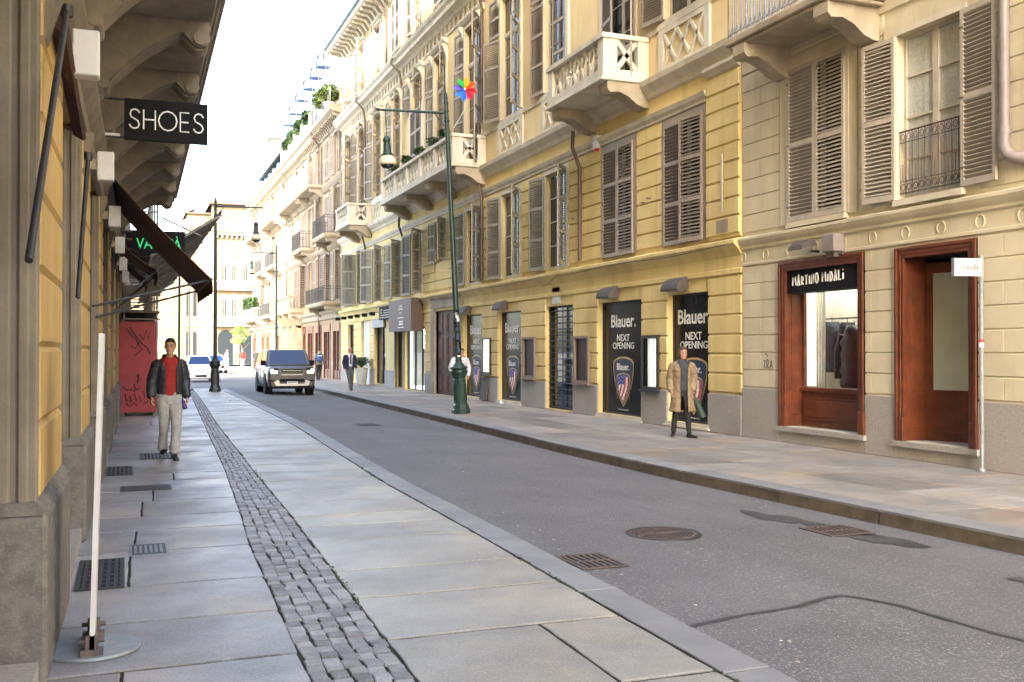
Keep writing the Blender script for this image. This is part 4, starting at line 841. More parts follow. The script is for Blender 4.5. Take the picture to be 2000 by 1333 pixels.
# ------------------------------------------------------------------ posters, menu cases, lamps on the yellow wall
def shield_pts(wd, h, n=16):
    p = []
    for i in range(n+1):                                   # right side from top centre to the point
        t = i/n
        if t < .3: a = t/.3; x = wd/2*math.sin(a*math.pi/2)*.98; z = h - h*.13*(1-math.cos(a*math.pi/2))
        else: a = (t-.3)/.7; x = wd/2*(1-a**2.3)*.98 + .0; z = h*.87*(1-a)
        p.append((x, z))
    return p + [(-x, z) for x, z in p[-2:0:-1]]
def poster(a, b, yc, lab, dz=0, z0=.14, z1=2.72, ext=None):
    t = thing('window_poster', lab, 'poster', (XR+.14,yc,1.4), group='black posters in the shop windows of the yellow palazzo'); X = XR+.13
    m = MB(); m.box(X, X+.01, a, b, z0, z1); m.build('sheet', 'poster', t)
    def T(s, wd, h, z, bold, mat='white', y=yc): put('lettering', text_mesh(s, wd, h, [mat], bold), t, loc=(X-.004,y,z), rot=ROT_R)
    T('Blauer.', 1.22, .30, 2.12, .045); T('NEXT', .62, .155, 1.80, .03); T('OPENING', 1.05, .15, 1.62, .03); T('blauerusa.com', .5, .045, .2, .0)
    s = MB(); W, H = 1.04, 1.16; zb = .28
    P = shield_pts(W, H)
    for k, (sc_, mt) in enumerate(((1,0),(.93,1),(.72,2))):
        if k < 2: s.add([(X-.003-.002*k, yc-x*sc_, zb+H*.5+(z-H*.5)*sc_) for x, z in P], [tuple(range(len(P)))], mt)
    o = s.build('shield', ['gold','navy','white'], t)
    s = MB(); P2 = shield_pts(W*.66, H*.60); s.add([(X-.006, yc-x, zb+.09+z) for x, z in P2], [tuple(range(len(P2)))], 0); P3 = shield_pts(W*.61, H*.56); s.add([(X-.008, yc-x, zb+.11+z) for x, z in P3], [tuple(range(len(P3)))], 1)
    hull = [(x, z+.11) for x, z in P3]
    def inside(x, z):
        n = len(hull); c = False
        for i in range(n):
            x1, z1_ = hull[i]; x2, z2 = hull[i-1]
            if (z1_ > z) != (z2 > z) and x < (x2-x1)*(z-z1_)/(z2-z1_)+x1: c = not c
        return c
    g = .026; iz = 0
    z = .1
    while z < .78:
        x = -.36
        while x < .36:
            if inside(x+g/2, z+g/2) and inside(x, z) and inside(x+g, z+g):
                v = x*.62 + z*.55 + .03*math.sin(x*9); st = int(math.floor((x*.9 - z*.35 + .03*math.sin(z*11) + 1)/.075))
                if x*.5 + (.62-z) > .02 and x > -.25+(.5-z)*.1:
                    if not (z > .5 and x < .05): s.quad((X-.010,yc-x,zb+z),(X-.010,yc-x-g,zb+z),(X-.010,yc-x-g,zb+z+g),(X-.010,yc-x,zb+z+g), 2 if st % 2 else 3)
            x += g
        z += g
    for sx, sz in ((-.2,.66),(-.1,.70),(0,.68),(-.22,.56),(-.12,.6),(-.02,.58),(-.17,.48),(-.06,.52),(.1,.7),(-.24,.42)):
        s.add([(X-.0115, yc-sx-.022*(1 if i % 2 == 0 else .42)*math.sin(i*math.pi/5), zb+sz+.022*(1 if i % 2 == 0 else .42)*math.cos(i*math.pi/5)) for i in range(10)], [tuple(range(10))], 3)
    s.build('flag', ['gold','blue','red','white'], o)
    put('lettering', text_mesh('Blauer.', .62, .16, ['white'], .045), o, loc=(X-.009,yc,zb+.845), rot=ROT_R)
    for sgn in (1,-1):                                      # small lettering down both rims
        mm = text_mesh('UNITED STATES' if sgn > 0 else 'PERFORMANCE', .5, .035, ['ogrey'], .02); oo = put('lettering', mm, o, loc=(X-.008, yc+sgn*.36, zb+.42 if sgn > 0 else zb+.42), rot=(R(90), 0, R(-90))); oo.rotation_euler = Euler((0,0,0)).to_matrix().to_euler()
        oo.rotation_euler = (Matrix(((0,0,-1),(-1,0,0),(0,1,0))) @ Matrix.Rotation(R(-78*sgn), 3, 'Z')).to_euler()
    return t
poster(16.95, 18.40, 17.67, 'tall black poster with shield, half behind the woman in the khaki coat')
poster(19.65, 21.68, 20.75, 'widest tall black poster with shield, between the lit menu case and the barred door')
poster(26.84, 28.62, 27.85, 'tall black poster with shield, to the right of the narrow lit white case')
poster(30.22, 31.95, 31.15, 'tall black poster with shield, nearest the carved wooden door')
def case(y0, y1, z0, z1, lit, lab):
    t = thing('menu_case', lab, 'display case', (XR-.04,(y0+y1)/2,z0), group='glazed cases on the piers of the yellow palazzo'); m = MB(); X = XR-.035; e = .06
    m.box(X-.06, X+.02, y0, y0+e, z0, z1); m.box(X-.06, X+.02, y1-e, y1, z0, z1); m.box(X-.059, X+.02, y0+e, y1-e, z1-e, z1); m.box(X-.059, X+.02, y0+e, y1-e, z0, z0+e); m.box(X-.1, X+.02, y0-.05, y1+.05, z0-.05, z0-.001); m.build('case_frame', 'brshut' if not lit else 'iron', t)
    m = MB(); m.box(X-.005, X+.015, y0+e, y1-e, z0+e, z1-e)
    if lit:
        m.build('lit_back', 'lit' if lit == 2 else 'litsoft', t); m = MB()
        if lit == 1:
            for k in range(14):
                for j in range(2): m = MB(); m.lathe([(.0,0),(.030,0),(.024,-.01),(0,-.012)], (X-.006, y0+.17+j*.17, z0+.12+k*(z1-z0-.24)/13), 8, 0, ax='x'); m.build('bulb', 'head', t)
            m = MB(); m.box(X-.03, X-.008, y1-.22, y1-e, z0+e, z1-e); m.build('side_strip', 'black', t)
        else:
            for k in range(9): m.box(X-.008, X-.005, y0+e, y1-e, z0+.15+k*.115, z0+.157+k*.115)
            m.build('shelves', 'galv', t)
    else: m.build('back_panel', 'blackbrown', t)
case(18.78, 19.5, .74, 1.9, 1, 'lit case with rows of bright bulbs between the two nearest shield posters')
case(22.2, 23.05, .78, 1.94, 0, 'dark empty case on the pier at the right of the barred door')
case(25.66, 26.55, .82, 1.96, 0, 'dark empty case on the pier at the left of the barred door')
case(29.28, 30.02, .86, 1.98, 2, 'narrow white lit case between the two farthest shield posters')
for yc, lab in ((17.95,'brown hooded wall lamp above the poster behind the woman'),(21.0,'brown hooded wall lamp above the widest shield poster'),(28.2,'brown hooded wall lamp above the poster left of the barred door'),(31.6,'brown hooded wall lamp above the poster next to the carved door')):
    t = thing('wall_lamp', lab, 'lamp', (XR,yc,2.8), group='hooded lamps over the shop windows'); m = MB(); prof = [(-.02,2.80),(-.30,2.80)] + [(-.30+.28*(1-math.cos(q)), 2.80+.27*math.sin(q)) for q in [i*math.pi/16 for i in range(1,9)]]
    m.extr(prof, lambda u,v,q,yc=yc: (XR+u, yc-.33+q, v), 0, .66); bev(m.build('hood', 'lampc', t), .02, 2); m = MB(); m.box(XR-.24, XR-.06, yc-.24, yc+.24, 2.785, 2.799); m.build('diffuser', 'whitep', t)
for k in range(6):
    yc = 43.9 + k*1.55; t = thing('sign_spotlight', ['first','second','third','fourth','fifth','sixth'][k] + ' small black spotlight from the dark sign along the far end of the yellow palazzo', 'lamp', (XR,yc,3.3), group='black spotlights under the string course'); m = MB(); m.tube([(XR,yc,3.3),(XR-.3,yc,3.28)], .018, 6); m.build('arm', 'iron', t); m = MB(); m.box(XR-.5, XR-.26, yc-.1, yc+.1, 3.14, 3.3); bev(m.build('lamp_head', 'black', t), .02)
# signs over the lit shop
t = thing('shop_sign', 'big brown projecting sign box above the bright glass shop', 'sign', (10.2,38.4,3)); m = MB(); m.box(XR-.5, XR-.02, 36.95, 40.4, 2.35, 3.6); m.build('board', 'brownbox', t)
m = MB(); X = XR-.503
for z, h, y0, y1, mt in ((3.3,.06,38.3,38.8,0),(3.18,.07,38.2,38.9,0),(3.05,.05,38.35,38.75,0),(2.86,.03,38.1,38.95,1),(2.6,.05,38.15,38.75,1),(2.7,.05,38.15,38.75,1),(2.48,.03,38.0,38.9,1)): m.box(X, X+.004, y0, y1, z, z+h, mt)
m.build('lettering', ['trim','white'], t)
t = thing('shop_sign', 'dark rectangular sign with pale lettering on the string course left of the brown sign box', 'sign', (XR-.1,42.1,3.25)); m = MB(); m.box(XR-.16, XR-.05, 41.0, 43.5, 2.93, 3.5); m.build('board', 'black', t)
X = XR-.163; put('lettering', text_mesh('12', .4, .2, ['trim'], .01), t, loc=(X,43.1,3.2), rot=ROT_R)
m = MB()
for z, y0, y1 in ((3.3,41.6,42.7),(3.2,41.3,42.7),(3.1,41.4,43.2),(3.0,41.3,43.3)): 
    y = y0
    while y < y1: m.box(X, X+.003, y, y+.1, z, z+.045); y += .14
m.build('small_lettering', 'trim', t)
m = MB(); m.box(XR-.12, XR-.02, 42.9, 45.05, 2.62, 3.0); tag(m.build('fascia_box', 'galv'), 'grey metal fascia box above the dark shop window right of the white roller shutter', 'fascia')
m = MB(); m.box(XR-.12, XR-.02, 39.95, 41.15, 2.55, 2.9); tag(m.build('fascia_box', 'whitep'), 'pale fascia box above the narrow glass door beside the bright shop', 'fascia')
m = MB(); m.obox((XR-.09,29.75,.38), (.02,0,.0), (0,.3,0), (.06,0,.34)); tag(m.build('leaning_board', 'lampc'), 'grey board leaning against the plinth below the narrow lit case', 'board')
m = MB(); m.add([(XR-.2,28.1,.004),(XR-.12,28.25,.004),(XR-.1,28.0,.02),(XR-.16,28.12,.12)], [(0,1,3),(1,2,3),(0,3,2)]); tag(m.build('paper_scrap', 'white'), 'crumpled white paper on the sill below the poster left of the barred door', 'litter')
# potted plant by the roller shutter
def potplant(x, y, h, rad, lab, fol='leaf', n=260, pot='terra', ph=.8, z=0, grp=None, sz=.09):
    t = thing('potted_plant', lab, 'plant', (x,y,z), group=grp); m = MB(); m.lathe([(rad*.62,0),(rad*.7,.02),(rad,ph-.04),(rad,ph),(rad*.88,ph),(rad*.86,ph-.06)], (x,y,z), 20); m.build('pot', pot, t)
    m = MB()
    for i in range(n):
        a = random.uniform(0,6.28); l = random.uniform(.35,1)*h; sp = random.uniform(.2,1)*rad*2.6; c = Vector((x,y,z+ph)); p = c + Vector((math.cos(a)*sp*.4, math.sin(a)*sp*.4, l*.8)); q = c + Vector((math.cos(a)*sp, math.sin(a)*sp, l*.75*random.uniform(.6,1.1))); s = Vector((-math.sin(a), math.cos(a), .1))*sz*.3
        m.add([c, p-s, q, p+s], [(0,1,2,3)])
    m.leaves((x,y,z+ph+h*.35), (rad*1.6,rad*1.6,h*.45), n, sz*.55)
    m.build('foliage', fol, t); return t
potplant(10.12, 45.6, .62, .3, 'bushy fern in a tall white planter beside the walking man in the navy suit')
# ------------------------------------------------------------------ cream palazzi beyond, right side
def far_palazzo(label, a0, a1, seed, wallm='cream'):
    rn = random.Random(seed); root = thing('palazzo', label, 'building', (XR,(a0+a1)/2,0)); n = max(2, int((a1-a0)/2.6)); pit = (a1-a0)/n
    cs = [a0+pit*(k+.5) for k in range(n)]
    g = [(c-.98, c+.98, .05, 3.0) for c in cs]; f1 = [(c-.6,c+.6,4.35,6.95) for c in cs]; f2 = [(c-.6,c+.6,7.75,10.3) for c in cs]; f3 = [(c-.6,c+.6,11.2,13.4) for c in cs]
    mb = MB(); wall_holes(mb, XR, a0, a1, 0, 14.2, g+f1+f2+f3, 0, .16); mb.box(XR+.5, XR+8, a0, a1, 0, 14.2, 1)
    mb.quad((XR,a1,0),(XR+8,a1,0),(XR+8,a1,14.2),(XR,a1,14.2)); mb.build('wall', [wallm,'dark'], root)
    m = MB(); cornice(m, XR, a0, a1, [(0,3.3),(.1,3.36),(.12,3.6),(.25,3.7),(.25,3.8),(0,3.85)]); cornice(m, XR, a0, a1, [(0,7.1),(.08,7.15),(.18,7.3),(.18,7.4),(0,7.45)]); cornice(m, XR, a0, a1, [(0,10.7),(.06,10.75),(.14,10.9),(0,10.95)]); m.build('string_course', 'trimF', root)
    m = MB(); cornice(m, XR, a0, a1, [(0,13.6),(.08,13.65),(.1,14.1),(.5,14.2),(.62,14.3),(.65,14.55),(0,14.6)]); y = a0+.1
    while y < a1-.2: m.extr([(0,13.7),(-.1,13.72),(-.25,13.95),(-.5,14.0),(-.5,14.18),(0,14.18)], lambda u,v,t,y=y: (XR+u, y+t, v), 0, .2); y += .5
    m.build('cornice', 'trimF', root)
    for (a,b,c,d) in f1+f2+f3:
        m = MB(); m.box(XR-.05, XR, a-.15, a, c, d); m.box(XR-.05, XR, b, b+.15, c, d); m.box(XR-.049, XR, a-.15, b+.15, d, d+.15); cornice(m, XR, a-.28, b+.28, [(0,d+.2),(.12,d+.24),(.18,d+.32),(0,d+.36)]); m.build('window_surround', 'trimF', root)
    for fl, ws in enumerate((f1, f2, f3)):
        for (a, b, c, d) in ws:
            r = rn.random(); sh = (0,0) if r < .4 else ((rn.uniform(140,155), rn.uniform(165,175)) if r < .8 else (172,172))
            window(root, a, b, c, d, sh, 'brshut' if (fl == 0 and rn.random() < .6) else 'taupe', 2, 0, 'trimF', depth=.14, sill=False, pitch=.12)
    for (a, b, c, d) in g:
        m = MB(); X = XR+.1; m.box(X-.14, X, a, a+.14, c, d); m.box(X-.14, X, b-.14, b, c, d); m.box(X-.15, X, a, b, d-.35, d+.1); m.box(X-.1, X, (a+b)/2-.05, (a+b)/2+.05, c, d-.35); m.box(X-.08, X, a+.14, b-.14, c, c+.5)
        o = m.build('shopfront', 'wood' if rn.random() < .75 else 'trimD', root); m = MB(); m.quad((X-.03,a+.14,c+.5),(X-.03,b-.14,c+.5),(X-.03,b-.14,d-.35),(X-.03,a+.14,d-.35)); m.build('pane', 'glass', o)
    return root, cs
f1_, c1_ = far_palazzo('cream palazzo with iron balconies and red-brown wooden shopfronts, next beyond the yellow one', 52.5, 71.5, 5)
f2_, c2_ = far_palazzo('farthest pale palazzo on the right with overgrown balconies, ending at the square', 71.52, 92, 8)
def iron_balcony(root, ya, yb, zs, h, XF, lab=None, mat='iron', stone=False):
    m = MB(); m.box(XF, XR, ya, yb, zs, zs+.14); m.box(XF+.04, XR, ya+.04, yb-.04, zs-.07, zs-.001); o = m.build('balcony', 'trimD', root)
    for y in (ya+.25, yb-.25): m = MB(); bracket(m, y, .3, XR, XR-XF-.15, zs-.071, .5); m.build('bracket', 'trimF', o)
    if stone:
        m = MB(); m.box(XF, XF+.15, ya, yb, zs+.14, zs+.24); m.box(XF-.03, XF+.18, ya-.03, yb+.03, zs+h-.1, zs+h)
        for y in (ya, yb-.15): m.box(XF+.15, XR, y, y+.15, zs+.14, zs+.24); m.box(XF+.18, XR, y-.02, y+.17, zs+h-.099, zs+h-.001)
        y = ya+.05
        while y < yb-.1: m.lathe([(.05,0),(.03,.08),(.07,.22),(.035,.5),(.05,h-.34)], (XF+.08,y,zs+.24), 8); y += .2
        for y in (ya+.08, yb-.08):
            x = XF+.28
            while x < XR-.05: m.lathe([(.05,0),(.03,.08),(.07,.22),(.035,.5),(.05,h-.34)], (x,y,zs+.24), 8); x += .2
        m.build('balustrade', 'trimF', o)
    else: iron_rail(o, XF, ya, yb, zs+.14, zs+h, n=.16, mat=mat, curl=False, r=.012)
    return o
for ya, yb, zs, h in ((52.75,56.3,7.65,1.1),(60.6,64.0,7.6,1.15),(57.9,62.4,11.0,1.15),(62.8,70.5,11.0,1.15)): iron_balcony(f1_, ya, yb, zs, h, 9.7, mat='ironB' if zs > 8 else 'iron')
iron_balcony(f1_, 52.8, 58.2, 4.05, .95, 9.65); iron_balcony(f1_, 64.6, 70.9, 4.05, 1.05, 9.65, stone=True)
for ya, yb, zs, h in ((72.5,77,7.6,1.1),(79.5,83.5,7.6,1.1),(73,80,11.0,1.1),(85,90.5,11.0,1.1)): iron_balcony(f2_, ya, yb, zs, h, 9.7, mat='ironB' if zs > 8 else 'iron')
iron_balcony(f2_, 74.5, 80, 4.1, 1.0, 9.7); iron_balcony(f2_, 83.5, 91, 4.1, 1.0, 9.7, stone=True)
m = MB(); m.box(10.0, XR-.01, 65.0, 65.4, .0, 4.0); 
for y in (64.95, 67.6, 70.3):
    mm = MB(); mm.box(9.95, XR, y, y+.35, 0, 3.2); mm.extr([(0,4.0),(-.8,4.0),(-.75,3.7),(-.5,3.4),(-.3,3.1),(0,3.0)], lambda u,v,t,y=y: (XR-.1+u, y+t, v), 0, .35); mm.build('stone_pier', 'trimD', f1_)
# set-back attics, chimneys, terrace
m = MB(); m.box(XR+1.9, XR+7, 53, 71, 14.2, 17.6); m.box(XR+1.6, XR+7.3, 53, 71.2, 17.6, 17.8); o = m.build('attic', 'cream', f1_)
m = MB(); m.box(XR+1.2, XR+7, 74, 91.9, 14.2, 16.8); m.add([(XR+.4,73.5,16.8),(XR+.4,92.2,16.8),(XR+4,92.2,19.0),(XR+4,73.5,19.0),(XR+7.5,73.5,16.8),(XR+7.5,92.2,16.8)], [(0,1,2,3),(3,2,5,4),(0,3,4),(1,5,2)], 1); m.box(XR+1, XR+1.8, 88, 89.2, 17.2, 19.8); m.box(XR+.9, XR+1.9, 87.9, 89.3, 19.8, 19.95, 2); m.build('attic', ['cream','slate','iron'], f2_)
for k in range(6): y = 76+k*2.6; m = MB(); m.box(XR+.7, XR+1.6, y, y+1.0, 15.0, 16.6); m.build('dormer', 'slate', f2_)
m = MB(); 
for y in (53.2, 71.3): m.tube([(XR-.5,y,14.6),(XR-.5,y,15.6)], .02)
m.tube([(XR-.5,53.2,15.6),(XR-.5,71.3,15.6)], .022, 5); m.tube([(XR-.5,53.2,14.8),(XR-.5,71.3,14.8)], .015, 5); y = 53.2
while y < 71.3: m.tube([(XR-.5,y,14.6),(XR-.5,y,15.6)], .012, 5); y += .28
m.build('terrace_railing', 'ironB', f1_)
for yy in (58.7, 71.4): downpipe(f1_, [(XR-.6,yy,14.3),(XR-.5,yy,14.0),(XR-.1,yy,13.5),(XR-.1,yy,.3)])
P_ = [(55.0,17.1),(57.2,17.05),(59.2,16.9),(61.9,16.85),(64.9,16.7),(67.6,16.55)]
for i, (y, z) in enumerate(P_):
    t = thing('terrace_lamp', ['nearest','second','third','fourth','fifth','farthest'][i] + ' blue-shaded lamp on a curved stem over the roof terrace', 'lamp', (10.0,y,14.6), group='blue-shaded lamps on the roof terrace')
    m = MB(); m.tube([(10.05,y-.9,14.6),(10.05,y-.9,z+.9),(10.05,y-.75,z+1.15),(10.05,y-.35,z+1.05),(10.05,y,z+.35),(10.05,y,z+.1)], .045, 6); m.build('stem', 'iron', t)
    m = MB(); m.lathe([(.04,.14),(.14,.12),(.4,0),(.37,-.01)], (10.05,y,z), 16); m.build('shade', pm('blue_enamel', (.05,.16,.55), rough=.35) if i == 0 else 'enam', t)
    if i == 0: M['enam'] = bpy.data.materials['blue_enamel']
for i, (y, z, s) in enumerate(((54.2,15.4,.9),(56.2,15.6,1.0),(60.5,15.2,.85),(63.5,15.2,.95),(66.5,15.2,.9),(68.6,15.1,.8))):
    potplant(10.25, y, 1.35*s, .34, ['tall leafy pale-green shrub at the near end of the roof terrace','broad pale-green shrub, second along the roof terrace','loose shrub below the third blue lamp on the roof terrace','dense dark shrub in the middle of the roof terrace','round dark shrub, second from the far end of the roof terrace','small round shrub at the far end of the roof terrace'][i], 'leafY' if i < 2 else 'leaf', 700, z=14.6, ph=.4, grp='shrubs on the roof terrace', sz=.17)
for i, (x, y, z) in enumerate(((9.85,88.5,5.0),(9.85,86.2,5.0))): potplant(x, y, 1.4, .35, ['large green shrub spilling over the farthest stone balcony','smaller green shrub on the farthest stone balcony'][i], 'leaf', 600, z=z-.6, ph=.6, sz=.2)
for i, y in enumerate((31.3,32.6,34.3,36.0,37.9)): 
    t = potplant(9.68, y, .42, .13, ['trailing plant nearest the lamp post on the long stone balcony','second spiky plant along the long stone balcony','bushy plant in the middle of the long stone balcony','fourth plant along the long stone balcony','last drooping plant at the far end of the long stone balcony'][i], 'leaf', 160, pot='terra', ph=.10, z=8.36, grp='plants on the long stone balcony', sz=.12)
# ------------------------------------------------------------------ end of the street
E_ = thing('corner_palazzo', 'sunlit cream palazzo with arched loggias and red tiled roof closing the street', 'building', (11,120,0)); YE = 120
def arch_pts(x0, x1, z0, z1, n=10):
    r = (x1-x0)/2; c = (x0+x1)/2; return [(x0,z0),(x1,z0)] + [(c+r*math.cos(t), z1-r+r*math.sin(t)) for t in [math.pi*k/n for k in range(n+1)]]
m = MB(); m.box(9.2, 30, YE, YE+14, 0, 17.0); m.box(6.2, 9.3, YE+1.2, YE+14, 0, 15.4); m.box(7.9, 9.55, YE-.25, YE+2, 0, 15.2, 1); m.box(6.7, 9.3, YE+2.2, YE+12, 15.4, 17.6); m.box(9.3,30,YE+1.4,YE+14,17,18.6)
for k in range(26): z = .4+k*.55; m.box(7.86, 9.6, YE-.29, YE, z, z+.46, 1)
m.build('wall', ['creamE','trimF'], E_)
m = MB(); m.box(9.55, 30, YE-.5, YE, 14.9, 15.3); m.box(9.55, 30, YE-.8, YE, 15.3, 15.5); m.box(5.9, 9.6, YE+.4, YE+1.2, 15.0, 15.4); x = 9.7
while x < 30: m.box(x, x+.18, YE-.4, YE, 14.55, 14.9); x += .55
for z in (8.55, 4.4): m.box(9.55, 30, YE-.8, YE, z, z+.22)
m.box(6.1, 7.9, YE+1.0, YE+1.2, 4.4, 4.65); m.build('cornice', 'trimF', E_)
m = MB()
for z in (8.77, 4.62, 15.5):
    x = 9.6
    while x < 22: m.lathe([(.06,0),(.04,.1),(.09,.25),(.05,.6),(.06,.75)], (x,YE-.68,z), 6); x += .27
    m.box(9.55, 24, YE-.78, YE-.58, z+.75, z+.9)
m.build('balustrade', 'whitep', E_)
def archset(z0, z1, xs, name, hw=.46):
    m = MB(); m2 = MB()
    for c in xs:
        P = arch_pts(c-hw, c+hw, z0, z1); m.add([(x, YE-.012, z) for x, z in P], [tuple(range(len(P)))], 0)
        Q = arch_pts(c-hw-.12, c+hw+.12, z0, z1+.12); m.add([(x, YE-.006, z) for x, z in Q], [tuple(range(len(Q)))], 1); m.box(c-.27, c+.27, YE-.04, YE-.013, z0, z1-.55, 2)
        for dx in (-.09,.09): m.box(c+dx-.02, c+dx+.02, YE-.05, YE-.041, z0, z1-.55, 1)
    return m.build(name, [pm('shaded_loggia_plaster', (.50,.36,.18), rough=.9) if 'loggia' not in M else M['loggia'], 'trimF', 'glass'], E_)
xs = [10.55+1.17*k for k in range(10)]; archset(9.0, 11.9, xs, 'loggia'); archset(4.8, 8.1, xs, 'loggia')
def arch1(P, y): m = MB(); m.add([(x, y, z) for x, z in P], [tuple(range(len(P)))]); m.build('arched_window', 'glass', E_)
for k in range(4): c = 10.75+2.4*k; arch1(arch_pts(c-.85, c+.85, 0, 4.0), YE-.012)
for c in (6.7, 7.45): arch1(arch_pts(c-.22, c+.22, .2, 3.8), YE+1.188); arch1(arch_pts(c-.2, c+.2, 5.6, 8.4), YE+1.188)
def win1(*a, t=None): m = MB(); m.box(*a); m.build('window', 'gshut', t or E_)
for k in range(3): c = 10.7+2.35*k; win1(c-.45, c+.45, YE-.03, YE, 12.7, 14.1); win1(c-.42, c+.42, YE+1.35, YE+1.4, 16.6, 17.9)
for c in (7.2, 8.3): win1(c-.22, c+.22, YE+2.15, YE+2.2, 16.2, 17.2)
for c in (6.75,7.5): win1(c-.18,c+.18,YE+1.17,YE+1.2,9.6,11.4); win1(c-.18,c+.18,YE+1.17,YE+1.2,12.7,14)
m = MB(); m.add([(9.0,YE+.7,18.6),(31,YE+.7,18.6),(31,YE+7,22.5),(15,YE+7,22.5),(9.0,YE+14,18.6),(31,YE+14,18.6)], [(0,1,2,3),(0,3,4),(3,2,5,4)]); m.add([(6.4,YE+1.9,17.6),(9.2,YE+1.0,18.5),(9.4,YE+7,20),(6.4,YE+12,17.6)], [(0,1,2),(0,2,3)]); m.box(6.3,9.2,YE+1.8,YE+2.0,17.5,17.65)
x = 9.05
while x < 30: m.tube([(x,YE+.66,18.62),(x+(3 if x < 15 else 0)*0,YE+.9,18.78)], .06, 5); x += .25
rf = m.build('roof', 'roof', E_); m = MB()
for k in range(4): m.box(8.6+.32*k-.0, 8.72+.32*k, YE+4, YE+4.2, 19.0, 20.3)
m.build('chimney', 'brshut', rf)
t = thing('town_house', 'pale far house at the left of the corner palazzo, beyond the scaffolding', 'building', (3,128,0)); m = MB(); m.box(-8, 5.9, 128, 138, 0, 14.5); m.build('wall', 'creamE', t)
for fl in range(4):
    for k in range(3): c = 1.9+1.45*k; win1(c-.35, c+.35, 127.95, 128, 1.2+3.4*fl, 3.2+3.4*fl, t=t)
m = MB(); m.box(-8.3,6.1,127.6,138.3,14.5,14.9); m.build('roof', 'roof', t)
def tree(name, label, x, y, h, r, fol, n=900, size=.16):
    t = thing(name, label, 'tree', (x,y,0)); m = MB(); m.tube([(x,y,0),(x+.05,y,h*.3),(x-.03,y,h*.6),(x+.05,y,h*.9)], [.09,.07,.05,.02], 8)
    for k in range(6): a = k*1.05; m.tube([(x,y,h*(.35+.06*k)),(x+math.cos(a)*r*.8,y+math.sin(a)*r*.8,h*(.55+.06*k))], [.035,.01], 5)
    m.build('trunk', 'bark', t); m = MB(); rn = random.Random(int(x*7+y))
    for k in range(14):
        a = rn.uniform(0,6.28); q = rn.uniform(0,.8)*r; m.leaves((x+math.cos(a)*q, y+math.sin(a)*q, h*rn.uniform(.55,.98)), (r*.42,r*.42,r*.34), n//14, size, 0, rn)
    m.build('crown', fol, t); return t
tree('street_tree', 'small bright yellow-green tree in front of the corner palazzo', 11.3, 108, 4.6, 1.15, 'leafY')
t = thing('road_sign', 'round red no-entry sign on a thin pole at the end of the right-hand palazzi', 'sign', (10.9,96,0)); m = MB(); m.tube([(11.0,96,0),(11.0,96,3.9)], .04); m.build('pole', 'galv', t); m = MB(); m.lathe([(.36,0),(.36,-.03)], (11.0,95.93,3.55), 20, 0, ax='y'); m.box(10.74, 11.26, 95.88, 95.895, 3.49, 3.61, 1); m.build('disc', ['signred','white'], t)
# ------------------------------------------------------------------ left building (local: +x out to the street, wall plane x=0)
L = thing('palazzo', 'yellow palazzo close on the left with stone piers under a heavy dark balcony', 'building', (-.465,0,0), -.0118, local=True)
m = MB(); m.box(-9, -.7, -14, 42, 0, 25, 1); m.box(-.7, 0, -14, 42, 3.45, 25, 0); m.box(-.7,-.55,-14,42,0,3.45,1); m.build('wall', ['yelL','dark'], L)  # unseen upper storeys, height and far end shaped to shade the opposite facade
PK = [-2.27+3.77*k for k in range(-2, 13)]
for i, y in enumerate(PK):
    a, b = y, y+1.5
    m = MB(); m.box(-.17, -.001, a+.07, b, .85, 3.45); n = 7; h = 2.6/n
    for k in range(n):
        z0, z1 = .85+k*h, .85+(k+1)*h; g = .028
        F = [(.022,a+.09,z0+g),(.022,b-.02,z0+g),(.022,b-.02,z1-g),(.022,a+.09,z1-g)]; B = [(-.002,a+.07,z0),(-.002,b,z0),(-.002,b,z1),(-.002,a+.07,z1)]
        m.add(B+F, [(4,5,6,7),(0,1,5,4),(1,2,6,5),(2,3,7,6),(3,0,4,7)])
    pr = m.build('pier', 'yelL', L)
    m = MB(); m.box(-.56, -.171, a+.0, b+.08, .0, 3.45); m.build('recess_shade', 'dark', pr); m = MB(); m.box(-.17, .015, a-.02, a+.07, .85, 3.4); m.box(-.165, -.10, a-.05, a-.021, .85, 3.4); m.box(-.07, -.02, a-.04, a-.021, .85, 3.4); bev(m.build('stone_jamb', 'stoneL', pr), .012); m = MB(); m.box(-.17, .012, b, b+.10, .85, 3.4); bev(m.build('stone_jamb', 'stoneL', pr), .012)  # dark block behind the jambs stands in for shade in the door opening
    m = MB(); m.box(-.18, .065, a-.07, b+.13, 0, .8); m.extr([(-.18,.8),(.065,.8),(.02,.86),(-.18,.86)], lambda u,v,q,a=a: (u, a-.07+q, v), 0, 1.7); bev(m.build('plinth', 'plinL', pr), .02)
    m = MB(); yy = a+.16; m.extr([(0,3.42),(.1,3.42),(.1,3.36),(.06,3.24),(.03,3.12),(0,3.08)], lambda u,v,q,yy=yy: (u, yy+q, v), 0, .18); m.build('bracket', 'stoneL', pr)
m = MB()
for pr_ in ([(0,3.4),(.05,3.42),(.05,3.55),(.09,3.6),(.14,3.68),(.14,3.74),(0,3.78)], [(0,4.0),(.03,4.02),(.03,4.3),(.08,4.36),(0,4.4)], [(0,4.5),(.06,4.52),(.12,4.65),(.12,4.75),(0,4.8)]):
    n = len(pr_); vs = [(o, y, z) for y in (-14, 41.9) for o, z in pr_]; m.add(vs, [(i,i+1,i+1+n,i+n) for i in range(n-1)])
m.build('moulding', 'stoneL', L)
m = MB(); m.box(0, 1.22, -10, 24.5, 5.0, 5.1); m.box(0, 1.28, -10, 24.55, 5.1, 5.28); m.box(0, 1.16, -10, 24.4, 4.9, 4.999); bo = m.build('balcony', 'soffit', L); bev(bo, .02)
m = MB()
